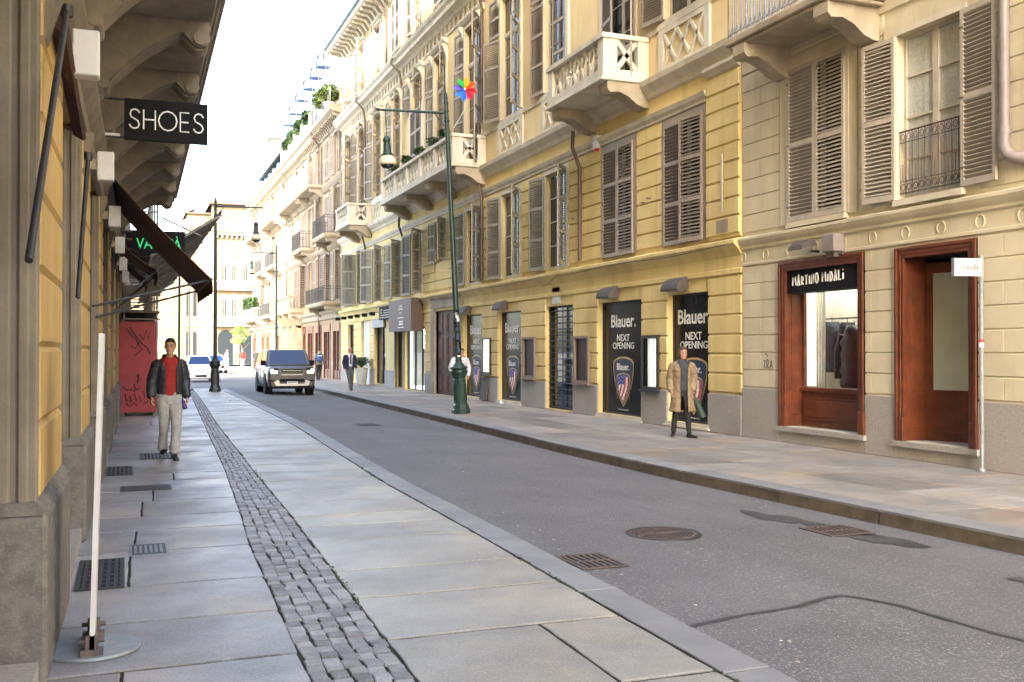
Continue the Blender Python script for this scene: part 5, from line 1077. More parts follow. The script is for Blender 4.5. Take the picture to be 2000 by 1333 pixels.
for k in range(16):
    y = -7.4 + 2.0*k
    pr = [(0,4.9),(1.12,4.9),(1.14,4.82)] + [(1.04+.1*math.cos(q), 4.74+.1*math.sin(q)) for q in [.6,-.2,-1.0,-1.8,-2.5]] + [(.86,4.78),(.7,4.70),(.5,4.56),(.3,4.36),(.16,4.2),(.1,4.1),(0,4.08)]
    m = MB(); m.extr(pr, lambda u,v,q,y=y: (u, y+q, v), 0, .42); m.extr([(u*.98, v-.02) if v < 4.89 else (u, v-.001) for u, v in pr], lambda u,v,q,y=y: (u, y+.09+q, v), 0, .24); m.tube([(1.04,y-.03,4.73),(1.04,y+.45,4.73)], .075, 12); m.tube([(.13,y-.02,4.2),(.13,y+.44,4.2)], .06, 10)
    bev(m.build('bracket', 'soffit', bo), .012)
for k in range(15):
    m = MB(); y = -7.4+2.0*k+.42; m.box(.15, 1.1, y+.18, y+1.4, 4.86, 4.899); m.box(.25, 1.0, y+.3, y+1.28, 4.84, 4.861)
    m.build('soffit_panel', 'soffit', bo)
m = MB()                                                 # balcony rail above, for side views
for k in range(120): m.tube([(1.2,-9.9+.285*k,5.28),(1.2,-9.9+.285*k,6.2)], .012, 4)
m.tube([(1.2,-9.9,6.2),(1.2,24.4,6.2)], .025, 6); m.build('railing', 'iron', bo)
for y in PK[2:-1]: m = MB(); m.box(-.33, -.28, y+1.62, y+3.72, .12, 3.3); m.box(-.27, .03, y+1.64, y+3.69, .0, .12, 1); m.build('door', ['dwood','plinth'], L)
# lamps on the piers: white boxes
for k in range(7):
    y = 6.43+3.77*k; z = 3.22 if k == 0 else 3.20
    t = thing('box_light', ['nearest','second','third','fourth','fifth','sixth','farthest'][k]+' white box light on the left-hand piers', 'lamp', (wallx(y),y,z), group='white box lights along the left wall'); m = MB(); X = wallx(y); m.box(X+.09, X+.24, y-.0, y+.13, z-.02, z+.25); bev(m.build('case', 'whitep', t), .008); m = MB(); m.box(X-.01, X+.09, y+.03, y+.11, z+.08, z+.18); m.build('bracket', 'trimD', t)
def awn_closed(label, ya, yb, z, arms):
    t = thing('awning', label, 'awning', (wallx(ya),ya,z)); X = wallx(ya); m = MB(); m.tube([(X+.07,ya,z+.03),(X+.07,yb,z-.06)], .03, 10); m.extr([(.03,.03),(.11,.03),(.12,-.04),(.10,-.06),(.03,-.02)], lambda u,v,q: (X+u, ya+q*(yb-ya), z+v-.09*q), 0, 1); m.build('folded_canvas', 'awn', t)
    for p, q in arms: m = MB(); m.tube([p, q], .016, 8); m.tube([Vector(p)-Vector((0,0,.03)), Vector(p)+Vector((0,0,.03))], .03, 8); m.build('arm', 'iron', t)
    return t
awn_closed('rolled brown awning with two dark hanging arms, above the upright white board', 5.7, 8.1, 3.28, [((-.29,5.7,3.34),(-.35,4.3,1.92)),((-.26,8.0,3.0),(-.31,7.6,1.94))])
def awn_open(label, ya, yb, zw, xf, zf, arms):
    t = thing('awning', label, 'awning', (wallx(ya),ya,zw)); m = MB(); n = 8; vs = []
    for j in range(n+1):
        y = ya+(yb-ya)*j/n
        for i in range(7):
            s = i/6; X = wallx(y)+.1; sag = -.035*math.sin(math.pi*s)*(1+.4*math.sin(j*2.0)); vs.append((X+(xf-X)*s, y, zw+(zf-zw)*s+sag))
    m.add(vs, [(j*7+i, j*7+i+1, (j+1)*7+i+1, (j+1)*7+i) for j in range(n) for i in range(6)], 0, True)
    o = m.build('canvas', 'awn', t); so = o.modifiers.new('s', 'SOLIDIFY'); so.thickness = .012
    m = MB(); vs = []
    for j in range(25): y = ya+(yb-ya)*j/24; vs += [(xf, y, zf+.02), (xf+.01, y, zf-.16-.03*abs(math.sin(j*.8)))]
    m.add(vs, [(2*j,2*j+1,2*j+3,2*j+2) for j in range(24)]); o = m.build('valance', 'awn', t); so = o.modifiers.new('s', 'SOLIDIFY'); so.thickness = .006
    m = MB(); m.tube([(xf-.01,ya,zf),(xf-.01,yb,zf)], .02, 8); m.tube([(wallx(ya)+.1,ya,zw),(wallx(yb)+.1,yb,zw)], .05, 10); 
    for p, q in arms: m.tube([p, q], .014, 6)
    m.build('frame', 'iron', t)
awn_open('large brown awning sloping out below the black white-lettered hanging sign', 13.56, 16.5, 3.82, 1.05, 2.5, [((-.29,10.4,2.0),(1.04,13.7,2.5)),((-.28,11.2,1.92),(1.04,16.2,2.5))])
awn_open('smaller brown awning just beyond the large one', 18.6, 20.6, 3.48, .52, 2.98, [((-.2,17.4,2.3),(.5,18.7,2.97)),((-.2,17.7,2.2),(.5,20.3,2.97))])
awn_open('farthest small brown awning close to the scaffolding', 22.6, 24.8, 3.56, .42, 3.1, [((-.2,21.4,2.5),(.4,22.7,3.1)),((-.2,21.8,2.4),(.4,24.5,3.1))])
t = thing('hanging_sign', 'black hanging sign with thin white lettering under the left balcony', 'sign', (wallx(11),11,3.95)); m = MB(); m.box(-.02, .80, 11.0, 11.06, 3.74, 4.16); m.build('board', 'black', t)
m = MB(); m.tube([(wallx(11),11.03,4.15),(.3,11.03,4.15)], .013, 6); m.tube([(wallx(11),11.03,3.76),(.3,11.03,3.76)], .013, 6); m.build('bracket', 'iron', t); m = MB(); m.box(-.26,-.06,11.0,11.06,3.765,3.79); m.build('junction_strip', 'whitep', t)
m = MB(); AD = {'S':.12,'H':.125,'O':.20,'E':.105}; wt = strokes(MB(), 'SHOES', lambda x,y:(x,y,0), .2, .125, .01, adv=AD) - .0375
strokes(m, 'SHOES', lambda x, y: (.025+x*.735/wt, 10.993, 3.852+y), .20, .125, .0085, adv=AD); m.build('lettering', 'white', t)
t = thing('hanging_sign', 'dark hanging sign with green lettering, partly behind the large brown awning', 'sign', (wallx(21),21,3.7)); m = MB(); m.box(.12, 1.1, 21.0, 21.08, 3.5, 3.94); m.build('board', 'black', t); m = MB(); m.tube([(wallx(21),21.04,3.9),(.12,21.04,3.9)], .013, 6); m.tube([(wallx(21),21.04,3.55),(.12,21.04,3.55)], .013, 6); m.build('bracket', 'iron', t)
put('lettering', text_mesh('VANITÀ', .84, .26, ['neon'], .01), t, loc=(.61,20.995,3.58), rot=ROT_F)
# scaffolding and red hoarding
t = thing('scaffolding', 'steel scaffolding with sloping mottled sheet over the left pavement', 'scaffolding', (.3,26,0)); m = MB()
for y in [26.2+2.4*k for k in range(9)]:
    for x in (wallx(y)+.12, .72): m.tube([(x,y,0.0),(x,y,6.5)], .03, 6)
    for z in (2.35,3.3,4.3,5.3,6.4): m.tube([(wallx(y)+.05,y,z),(.8,y,z)], .024, 6)
for z in (2.4,3.35,4.35,6.4):
    for x in (-.03, .72): m.tube([(x,25.9,z),(x,46,z)], .024, 6)
m.build('tubes', 'scaf', t); m = MB()
for y in [26.0+2.4*k for k in range(9)]:
    for z in (2.5,4.45): m = MB(); m.box(-.1,.78,y,y+2.36,z,z+.05); m.build('deck', 'plank', t)
m = MB(); m.box(-.05,.8,26.0,26.05,2.9,3.15); m.build('toe_board', 'plank', t)
m = MB(); n = 34
for k in range(n):
    y = 22.6+.68*k; j = .04*math.sin(k*2.3)
    m.add([(.5,y,3.62+j),(1.92+j,y,4.55+j),(1.92-j,y+.66,4.55-j),(.5,y+.66,3.62-j)], [(0,1,2,3)]); 
o = m.build('sloping_sheet', 'net', t); so = o.modifiers.new('s','SOLIDIFY'); so.thickness = .03
m = MB(); m.tube([(1.93,22.5,4.6),(1.93,45.7,4.6)], .03); m.tube([(.5,22.5,3.58),(.5,45.7,3.58)], .03)
for k in range(9): y = 22.6+2.9*k; m.tube([(.48,y,3.56),(1.95,y,4.52)], .025, 5); m.tube([(.72,y,4.4),(1.5,y,4.05)], .02, 5)
m.build('outrigger', 'scaf', t)
h = thing('hoarding', 'red painted hoarding with black sprayed scribbles under the scaffolding', 'hoarding', (.3,26,0)); m = MB(); m.box(-.17,.70,25.86,25.9,.1,2.27); m.box(.66,.70,25.9,45,.1,2.27); m.build('panel', 'redh', h); m = MB(); 
for x in (-.1,.62): m.box(x,x+.06,25.9,25.96,0,2.3)
m.build('post', 'plank', h); rn = random.Random(5)
def scribble(nm, sets, r=.012):
    m = MB()
    for pts in sets: m.tube([(.70*0+x, 25.852, z) for x, z in pts], r, 5)
    m.build(nm, 'ink', h)
scribble('graffiti', [[(.1,2.15),(.2,1.97)],[(.02,2.12),(.17,1.9)],[(.2,2.0),(.32,1.8),(.22,1.62),(.12,1.7)],[(.3,1.98),(.42,1.84)],[(.48,2.08),(.42,1.9),(.55,2.02),(.5,1.86)],[(.28,1.74),(.38,1.62),(.2,1.44)],[(.34,1.78),(.5,1.64),(.56,1.5)],[(.22,1.9),(.3,1.72),(.36,1.82)],[(.24,.95),(.3,1.02),(.28,.8),(.36,.9)]])
scribble('graffiti', [[(-.05,.72),(.05,.62),(.12,.66),(.2,.6),(.32,.68)],[(0,.55),(.02,.4),(.14,.36),(.1,.5)],[(.2,.55),(.26,.36),(.32,.5),(.36,.34)],[(.02,.33),(.1,.22),(.2,.32),(.28,.24)],[(.4,.62),(.46,.42),(.54,.52)],[(.42,.3),(.52,.36)],[(.2,.78),(.24,.64)]], .014)
# white upright board on round foot
t = thing('pavement_board', 'thin white upright board seen edge-on, standing on a round steel foot', 'sign', (-.155,5.75,0)); m = MB(); rr = []; 
m.lathe([(.24,0),(.24,.012),(.235,.016)], (-.155,5.75,.003), 40); o = m.build('foot', 'galv', t)
m = MB(); m.extr([(-.012,.04),(.012,.04),(.052,1.66),(.028,1.66)], lambda u,v,q: (-.155+u, 5.56+q, v), 0, .38); m.build('board', 'whitep', t)
m = MB()
for y in (5.56, 5.9): m.box(-.21,-.10,y-.01,y+.05,.018,.05); m.box(-.185,-.125,y,y+.04,.05,.12); m.tube([(-.215,y+.02,.09),(-.095,y+.02,.09)], .012, 6)
m.build('clamp', 'rust', t)
# ------------------------------------------------------------------ street lamps
def street_lamp(label, x, y, H, armd, armL, zarm, mat, lean=0.0, z=0, stick=False, drop=.32):
    t = thing('street_lamp', label, 'street lamp', (x,y,z), local=True); m = MB()
    m.lathe([(.0,0),(.235,0),(.235,.10),(.21,.13),(.20,.20),(.165,.26),(.155,.80),(.165,.84),(.15,.88)], (0,0,0), 8, sm=False, ph=R(22.5))
    m.lathe([(.15,.88),(.17,.93),(.215,1.02),(.225,1.08),(.18,1.10),(.22,1.13),(.225,1.17),(.16,1.19),(.13,1.24),(.10,1.27),(.08,1.31),(.0,1.31)], (0,0,0), 16)
    for k in range(8): a = k*math.pi/4; m.obox((.158*math.cos(a), .158*math.sin(a), .55), (.012*math.cos(a), .012*math.sin(a), 0), (-.035*math.sin(a), .035*math.cos(a), 0), (0,0,.22))
    b = m.build('base', mat, t); bev(b, .008)
    m = MB(); m.lathe([(.078,1.28),(.075,2.6),(.068,4.2),(.055,H-.6),(.05,H)], (0,0,0), 14)
    for zz, r in ((1.34,.095),(1.42,.088),(2.9,.085),(H-1.25,.075),(H-1.2,.07),(H-1.1,.078),(H-.75,.07),(H-.55,.08),(H-.45,.066),(H-.3,.075),(H-.1,.07)): m.lathe([(.04,zz-.025),(r,zz-.01),(r,zz+.01),(.04,zz+.025)], (0,0,0), 14)
    m.lathe([(.05,H),(.07,H+.03),(.04,H+.07),(.055,H+.11),(.02,H+.18),(.012,H+.45),(0,H+.5)], (0,0,0), 12); p = m.build('pole', mat, t)
    a = Vector((armd, 0, 0)); m = MB(); m.tube([(0,0,zarm),(armd*armL,0,zarm+.03)], [.035,.028], 8); m.tube([(armd*(armL-.02),0,zarm+.03),(armd*(armL+.05),0,zarm+.035)], [.05,.02], 8); m.tube([(0,0,zarm-.35),(armd*.1,0,zarm-.3),(armd*.3,0,zarm-.03)], .014, 6); m.build('arm', mat, t)
    xl = armd*(armL-.18); zl_ = zarm-drop; m = MB(); m.tube([(xl,0,zarm),(xl,0,zl_)], .012, 6)
    m.lathe([(.0,.0),(.05,0),(.09,-.06),(.10,-.12),(.07,-.16),(.085,-.2),(.10,-.4),(.14,-.44),(.16,-.47),(.0,-.48)], (xl,0,zl_), 16); ln = m.build('lantern', mat, t)
    m = MB(); m.lathe([(.13,-.47),(.19,-.55),(.215,-.64),(.22,-.70),(.0,-.71)], (xl,0,zl_), 18); m.lathe([(.0,-.70),(.17,-.705),(.14,-.77),(.0,-.80)], (xl,0,zl_), 14, 1); m.build('glass_shade', ['globe','glass'], ln)
    if stick:
        rn = random.Random(4); m = MB()
        for k in range(16):
            z0 = 1.4+.1*k*.75+rn.uniform(0,.03); hh = rn.uniform(.05,.1); a0 = rn.uniform(-2.8,-1.3); mt = rn.choice([0,0,1,2,3]); vs = []
            for j in range(5): q = a0+.25*j; vs += [(.0805*math.cos(q), .0805*math.sin(q), z0), (.0805*math.cos(q), .0805*math.sin(q), z0+hh)]
            m.add(vs, [(2*j,2*j+2,2*j+3,2*j+1) for j in range(4)], mt)
        m.build('stickers', ['white','black','kerb','signblue'], p)
    t.rotation_euler = (0, lean, 0); return t
SLp = street_lamp('dark green leaning lamp post with stickers and a rainbow pinwheel, right pavement', 7.89, 24.1, 7.9, -1, 1.75, 7.55, 'gpaint', R(-3.0), stick=True, drop=.62)
street_lamp('straight black lamp post on the left pavement beside the small white car', 3.25, 40.6, 7.35, 1, 1.72, 7.2, 'kpaint', drop=.55)
street_lamp('thin distant lamp post on the right pavement in front of the cream palazzo', 8.25, 60, 7.6, -1, 1.6, 7.3, 'gpaint', drop=.5)
street_lamp('faint thin lamp post standing before the sunlit corner palazzo', 4.6, 82, 7.5, 1, 1.5, 7.2, 'kpaint', drop=.9)
t = thing('pinwheel', 'rainbow-coloured toy pinwheel fixed near the top of the green lamp post', 'pinwheel', (7.5,23.6,7.7), local=True); t.rotation_euler = (0,0,R(-12)); m = MB()
cols = ['pwo','pwy','pwg','pwp','pwb','pwb','pwr','pwr']; t.location = (7.87, 23.75, 8.08)
for k in range(8):
    a = k*math.pi/4+.2; c, s = math.cos(a), math.sin(a); c2, s2 = math.cos(a+.75), math.sin(a+.75); c3, s3 = math.cos(a+.35), math.sin(a+.35)
    m.add([(0,0,0),(c*.20,.0,s*.20),(c3*.31,-.03,s3*.31),(c2*.24,-.09,s2*.24),(c2*.10,-.07,s2*.10)], [(0,1,2,4),(2,3,4)], k)
o = m.build('blades', cols, t); so = o.modifiers.new('s','SOLIDIFY'); so.thickness = .006
m = MB(); m.lathe([(.0,-.06),(.03,-.05),(.03,.0),(0,.01)], (0,0,0), 12, ax='y'); m.tube([(0,.02,0),(0,.03,-.5),(-.25,.3,-.9)], .01, 6); m.build('stick', 'white', t)
# ------------------------------------------------------------------ people
from mathutils import noise as mnoise
FOLD = {'trousers': .009, 'jacket': .010, 'coat': .014, 'shirt': .006, 'jumper': .005}
def remesh(mb, name, mat, parent, vox, smooth=2, post=None):
    me = bpy.data.meshes.new(name); me.from_pydata(mb.v, [], mb.f); me.update()
    bm = bmesh.new(); bm.from_mesh(me); bmesh.ops.recalc_face_normals(bm, faces=bm.faces); bm.to_mesh(me); bm.free()
    o = bpy.data.objects.new('tmp', me); COL.objects.link(o); r = o.modifiers.new('r','REMESH'); r.mode = 'VOXEL'; r.voxel_size = vox
    s = o.modifiers.new('s','SMOOTH'); s.iterations = smooth; s.factor = .5
    dg = bpy.context.evaluated_depsgraph_get(); me2 = bpy.data.meshes.new_from_object(o.evaluated_get(dg)); bpy.data.objects.remove(o); me2.name = name
    me2.materials.clear()
    for q in ([mat] if isinstance(mat, str) else mat): me2.materials.append(M[q])
    if name in FOLD and vox < .011:
        k = FOLD[name]; vn = [v.normal.copy() for v in me2.vertices]
        for v, n in zip(me2.vertices, vn): c = v.co; v.co = c + n*k*(mnoise.noise(Vector((c.x*9, c.y*9, c.z*5)))+.6*mnoise.noise(Vector((c.x*14+c.z*9, c.y*14, c.z*16))))
    if post: post(me2)
    for p in me2.polygons: p.use_smooth = True
    return put(name, me2, parent)
def limb(mb, pts, rad, flat=1.0, n=3):                  # smooth tapered limb through joints
    P = [Vector(p) for p in pts]; rings = []
    for i in range(len(P)-1):
        for k in range(n + (1 if i == len(P)-2 else 0)):
            t = k/n; c = P[i].lerp(P[i+1], t); r = rad[i]*(1-t)+rad[i+1]*t; d = (P[i+1]-P[i]).normalized()
            if 0 < i and k == 0: d = (P[i+1]-P[i-1]).normalized()
            a = d.cross(Vector((0,1,0))); a = a.normalized() if a.length > .1 else Vector((1,0,0)); b = a.cross(d).normalized(); rings.append((c, a*r, b*r*flat))
    d0 = (P[0]-P[1]).normalized(); d1 = (P[-1]-P[-2]).normalized(); r0 = rings[0]; r1 = rings[-1]
    rings = [(r0[0]+d0*rad[0]*.6, r0[1]*.5, r0[2]*.5)] + rings + [(r1[0]+d1*rad[-1]*.6, r1[1]*.5, r1[2]*.5)]
    mb.loft(rings)
def torso(mb, secs): mb.loft([((c[0],c[1],z), (rx,0,0), (0,ry,0)) for z, c, rx, ry in secs])
def hand(mb, wr, dirv, pn, side, curl=.5):
    """five separate fingers; wr wrist, dirv pointing direction, pn palm normal, side = thumb direction"""
    wr, d, n = Vector(wr), Vector(dirv).normalized(), Vector(pn).normalized(); s = Vector(side).normalized()
    mb.loft([(wr-d*.02, s*.026, n*.018), (wr+d*.02, s*.034, n*.016), (wr+d*.06, s*.042, n*.016), (wr+d*.09, s*.040, n*.013), (wr+d*.098, s*.03, n*.008)])
    for k, (o, l) in enumerate(((.030,.072),(.010,.080),(-.010,.074),(-.030,.058))):
        p0 = wr+d*.082+s*o; dd = d; pts = [p0]; c = curl*(1+.1*k)
        for j, f in enumerate((.45,.32,.23)):
            dd = (d*math.cos(c*(j+.6)) + n*math.sin(c*(j+.6))).normalized(); pts.append(pts[-1]+dd*l*f)
        limb(mb, pts, [.0098,.009,.0085,.0075], n=2)
    t0 = wr+d*.025+s*.026; limb(mb, [t0, t0+(s*.7+d*.7+n*.2)*.035, t0+(s*.5+d*1.2+n*.5)*.055], [.013,.011,.009], n=2)
def head(mb, c, yaw=0, pitch=0, sc=1.0):
    Rm = Matrix.Rotation(yaw, 3, 'Z') @ Matrix.Rotation(pitch, 3, 'X'); c = Vector(c)
    def T(x, y, z): return c + Rm @ Vector((x*sc, y*sc, z*sc))
    def ell(z, rx, ry, yo): return (T(0,yo,z), Rm @ Vector((rx*sc,0,0)), Rm @ Vector((0,ry*sc,0)))
    mb.loft([ell(-.118,.024,.026,-.050), ell(-.105,.040,.048,-.038), ell(-.085,.052,.062,-.028), ell(-.055,.062,.078,-.014), ell(-.02,.070,.088,-.004), ell(.02,.075,.094,.002), ell(.055,.074,.094,.004), ell(.085,.062,.080,.006), ell(.107,.038,.052,.008), ell(.116,.012,.018,.01)])
    mb.loft([(T(0,-.085,.018), Rm@Vector((.008,0,0))*sc, Rm@Vector((0,.012,0))*sc), (T(0,-.098,-.008), Rm@Vector((.010,0,0))*sc, Rm@Vector((0,.014,0))*sc), (T(0,-.106,-.028), Rm@Vector((.016,0,0))*sc, Rm@Vector((0,.014,0))*sc), (T(0,-.088,-.040), Rm@Vector((.012,0,0))*sc, Rm@Vector((0,.01,0))*sc)])
    mb.loft([(T(0,-.078,-.052), Rm@Vector((.022,0,0))*sc, Rm@Vector((0,.014,0))*sc), (T(0,-.084,-.062), Rm@Vector((.024,0,0))*sc, Rm@Vector((0,.012,0))*sc), (T(0,-.076,-.074), Rm@Vector((.02,0,0))*sc, Rm@Vector((0,.013,0))*sc)])
    for s in (1,-1):
        mb.loft([(T(s*.074,.004,-.03), Rm@Vector((.006,0,0))*sc, Rm@Vector((0,.01,0))*sc), (T(s*.080,.01,-.005), Rm@Vector((.008,0,0))*sc, Rm@Vector((0,.018,0))*sc), (T(s*.080,.014,.022), Rm@Vector((.007,0,0))*sc, Rm@Vector((0,.016,0))*sc)])
        mb.loft([(T(s*.03,-.088,.012), Rm@Vector((.018,0,0))*sc, Rm@Vector((0,.008,0))*sc), (T(s*.03,-.091,.026), Rm@Vector((.022,0,0))*sc, Rm@Vector((0,.010,0))*sc)])
    return T, Rm
def paint_face(T, Rm, c, sc):
    inv = Rm.inverted(); C = Vector(c)
    def post(me):
        for p in me.polygons:
            q = inv @ (p.center - C) / sc
            if q.y < -.055 and abs(q.z+.062) < .007 and abs(q.x) < .024: p.material_index = 1
            elif q.y < -.05 and abs(q.z-.004) < .007 and .018 < abs(q.x) < .042: p.material_index = 2
            elif q.y < -.05 and abs(q.z-.029-.004*0) < .0055 and .012 < abs(q.x) < .05: p.material_index = 2
    return post
def hair_cap(mb, T, Rm, sc, longh=0, top=.012, fringe=.035):
    rr = []
    L0 = [(-.02,.072,.055,.042),(.0,.081,.068,.034)] if not longh else [(-.04-longh,.06,.045,.03),(-.02-longh,.088,.066,.028),(-.05,.098,.075,.022),(.0,.094,.08,.02)]
    for z, rx, ry, yo in (*L0,(.03,.084,.080,.026),(.06,.082,.092,.012),(.085,.074,.090,.006),(.106,.062,.078,.006),(.122+top*.4,.044,.056,.008),(.132+top*.4,.018,.024,.008)):
        rr.append((T(0,yo,z), Rm@Vector((rx,0,0))*sc, Rm@Vector((0,ry,0))*sc))
    mb.loft(rr)
    rn = random.Random(3)
    for k in range(9): a = -1+2*k/8; mb.loft([(T(a*.052,-.045-.026*(1-a*a),.088-.018*a*a), Rm@Vector((.016,0,0))*sc, Rm@Vector((0,.016,0))*sc), (T(a*.058,-.058-.030*(1-a*a),.115-fringe*rn.uniform(.8,1.2)-.02*a*a), Rm@Vector((.013,0,0))*sc, Rm@Vector((0,.012,0))*sc)])
    for k in range(16): a = rn.uniform(0,6.28); mb.loft([(T(.052*math.cos(a),.01+.062*math.sin(a),.085), Rm@Vector((.02,0,0))*sc, Rm@Vector((0,.02,0))*sc), (T(.04*math.cos(a+.3),.01+.05*math.sin(a+.3),.112+rn.uniform(0,.014)), Rm@Vector((.015,0,0))*sc, Rm@Vector((0,.015,0))*sc)])
def shoe(mb, ank, toe, yaw, h=.09):
    d = Vector((math.sin(yaw), -math.cos(yaw), 0)); s = Vector((math.cos(yaw), math.sin(yaw), 0)); a = Vector(ank)
    tp = math.sin(toe); mb.loft([(a-d*.055+Vector((0,0,-.045)), s*.03, Vector((0,0,.035))), (a-d*.02+Vector((0,0,-.04)), s*.038, Vector((0,0,.05))), (a+d*.05+Vector((0,0,-.05-.05*tp)), s*.042, Vector((0,0,.040))), (a+d*.12+Vector((0,0,-.06-.12*tp)), s*.047, Vector((0,0,.028))), (a+d*.18+Vector((0,0,-.064-.18*tp)), s*.04, Vector((0,0,.022))), (a+d*.205+Vector((0,0,-.066-.2*tp)), s*.02, Vector((0,0,.014)))])
def cut_front(o, fn):
    bm = bmesh.new(); bm.from_mesh(o.data); bmesh.ops.delete(bm, geom=[f for f in bm.faces if fn(f.calc_center_median())], context='FACES'); bm.to_mesh(o.data); bm.free()
    s = o.modifiers.new('thick','SOLIDIFY'); s.thickness = .014; s.offset = 1
def person(label, loc, rz, S, J, outfit, vox=.007, group=None, headyaw=0, hair='hairD', longh=0, bald=False, shoes='kleather', held=None):
    """J: joint positions (x, y, z) of a 1.78 m figure facing -Y; outfit: list of clothing builders"""
    t = thing('person', label, 'person', loc, rz, group, local=True, scale=S)
    hc = Vector(J['head']); b = MB(); T, Rm = head(b, hc, headyaw, 0)
    nk = Vector(J['neck']); limb(b, [nk-Vector((0,0,.06)), nk+(hc-nk)*.3, hc-Vector((0,-.012,.06))], [.062,.054,.052])
    torso(b, [(J['pel'][2]-.10,J['pel'],.10,.085),(J['pel'][2],J['pel'],.155,.105),(J['pel'][2]+.12,J['pel'],.135,.095),(1.20,J['chest'],.145,.105),(1.32,J['chest'],.165,.115),(1.42,J['chest'],.16,.10),(1.48,J['chest'],.09,.07)])
    for s in ('L','R'):
        limb(b, [J['sh'+s],J['el'+s],J['wr'+s]], [.052,.040,.026]); limb(b, [J['hi'+s],J['kn'+s],J['an'+s]], [.085,.055,.038])
        w = Vector(J['wr'+s]); e = Vector(J['el'+s]); d = (w-e).normalized(); inward = Vector((1,0,0)) if s == 'R' else Vector((-1,0,0)); sd = Vector((0,-1,0)); sd = (sd - d*sd.dot(d)).normalized()
        if J.get('pocket'+s): continue
        hand(b, w, d, inward, sd, J.get('curl'+s, .35))
        a = Vector(J['an'+s])
    remesh(b, 'body', ['skin','lips','eye'], t, vox, 1, paint_face(T, Rm, hc, 1.0))
    if not bald: m = MB(); hair_cap(m, T, Rm, 1.0, longh); remesh(m, 'hair', hair, t, vox, 1)
    else: m = MB(); m.loft([(T(0,.04,-.04), Rm@Vector((.073,0,0)), Rm@Vector((0,.05,0))),(T(0,.03,.0), Rm@Vector((.079,0,0)), Rm@Vector((0,.068,0))),(T(0,.034,.03), Rm@Vector((.076,0,0)), Rm@Vector((0,.064,0)))]); remesh(m, 'hair', hair, t, vox, 1)
    m = MB()
    for s in ('L','R'): shoe(m, J['an'+s], J.get('toe'+s, 0), J.get('fy'+s, 0))
    remesh(m, 'shoes', shoes, t, vox, 1)
    for f in outfit: f(t, J, vox)
    return t, T
def trousers(mat, loose=1.0, flare=.06, zc=.10):
    def f(t, J, vox):
        m = MB(); P = J['pel']; torso(m, [(P[2]-.14,P,.13*loose,.11*loose),(P[2]-.04,P,.168*loose,.122*loose),(P[2]+.06,P,.158*loose,.115),(P[2]+.12,P,.15,.108)])
        for s in ('L','R'):
            a = Vector(J['an'+s]); k = Vector(J['kn'+s]); h = Vector(J['hi'+s]); limb(m, [h, h.lerp(k,.5), k, k.lerp(a,.55), a+(a-k).normalized()*-.0], [.105*loose,.093*loose,.070*loose,.064*loose,.05*loose+flare*.3])
            for q in (.82,.9,.96): c = k.lerp(a,q); m.loft([(c+Vector((0,0,.012)), (.05*loose,0,0),(0,.05*loose,0)),(c, (.062*loose,0,0),(0,.066*loose,0)),(c-Vector((0,0,.012)), (.05*loose,0,0),(0,.05*loose,0))])
        remesh(m, 'trousers', mat, t, vox, 2)
    return f
def top(name, mat, z0=.98, fat=1.0, sleeves=True, sl=1.0, open_=0, flare=1.0, arm=1.0, puff=0, collar=0, zopen=0):
    def f(t, J, vox):
        m = MB(); C = J['chest']; P = J['pel']; mid = [(C[0]+P[0])/2, (C[1]+P[1])/2]
        secs = [(z0,P,.165*fat*flare,.125*fat*flare)]
        if z0 < .85: secs += [(z0+.2,P,.165*fat*(1+flare)/2,.125*fat*(1+flare)/2),(.95,P,.168*fat,.128*fat)]
        secs += [(1.06,mid,.158*fat,.118*fat),(1.2,C,.166*fat,.124*fat),(1.33,C,.182*fat,.13*fat),(1.42,C,.175*fat,.118*fat),(1.475,C,.115*fat,.09*fat),(1.51,C,.075,.075)]
        torso(m, secs)
        for s in ('L','R'):
            if sleeves:
                sh, el, wr = Vector(J['sh'+s]), Vector(J['el'+s]), Vector(J['wr'+s]); wr = el.lerp(wr, sl)
                limb(m, [sh, sh.lerp(el,.5), el, el.lerp(wr,.5), wr], [.062*fat*arm,.062*fat*arm,.055*fat*arm,.051*fat*arm,.042*fat*arm])
                if puff:
                    for q in range(7):
                        c = sh.lerp(el, (q+1)/6) if q < 5 else el.lerp(wr, (q-4)/3); d = (el-sh).normalized(); r = .064*fat*arm*(1-.04*q); m.loft([(c-d*.025, (r*.8,0,0),(0,r*.8,0)),(c, (r*1.1,0,0),(0,r*1.1,0)),(c+d*.025, (r*.8,0,0),(0,r*.8,0))])
        if collar:
            n = Vector(J['neck'])
            m.loft([(n+Vector((0,.0,-.05)), (.11,0,0),(0,.10,0)),(n+Vector((0,.01,.0)), (.098,0,0),(0,.088,0)),(n+Vector((0,.015,.035)), (.088,0,0),(0,.078,0))])
        o = remesh(m, name, mat, t, vox, 2)
        if open_:
            cut_front(o, lambda c: c.y < C[1]-.01 and abs(c.x-C[0]-open_[1]) < open_[0]*(1.0 if c.z < 1.35 else 1+.9*(c.z-1.35)/.15) and c.z > zopen)
    return f
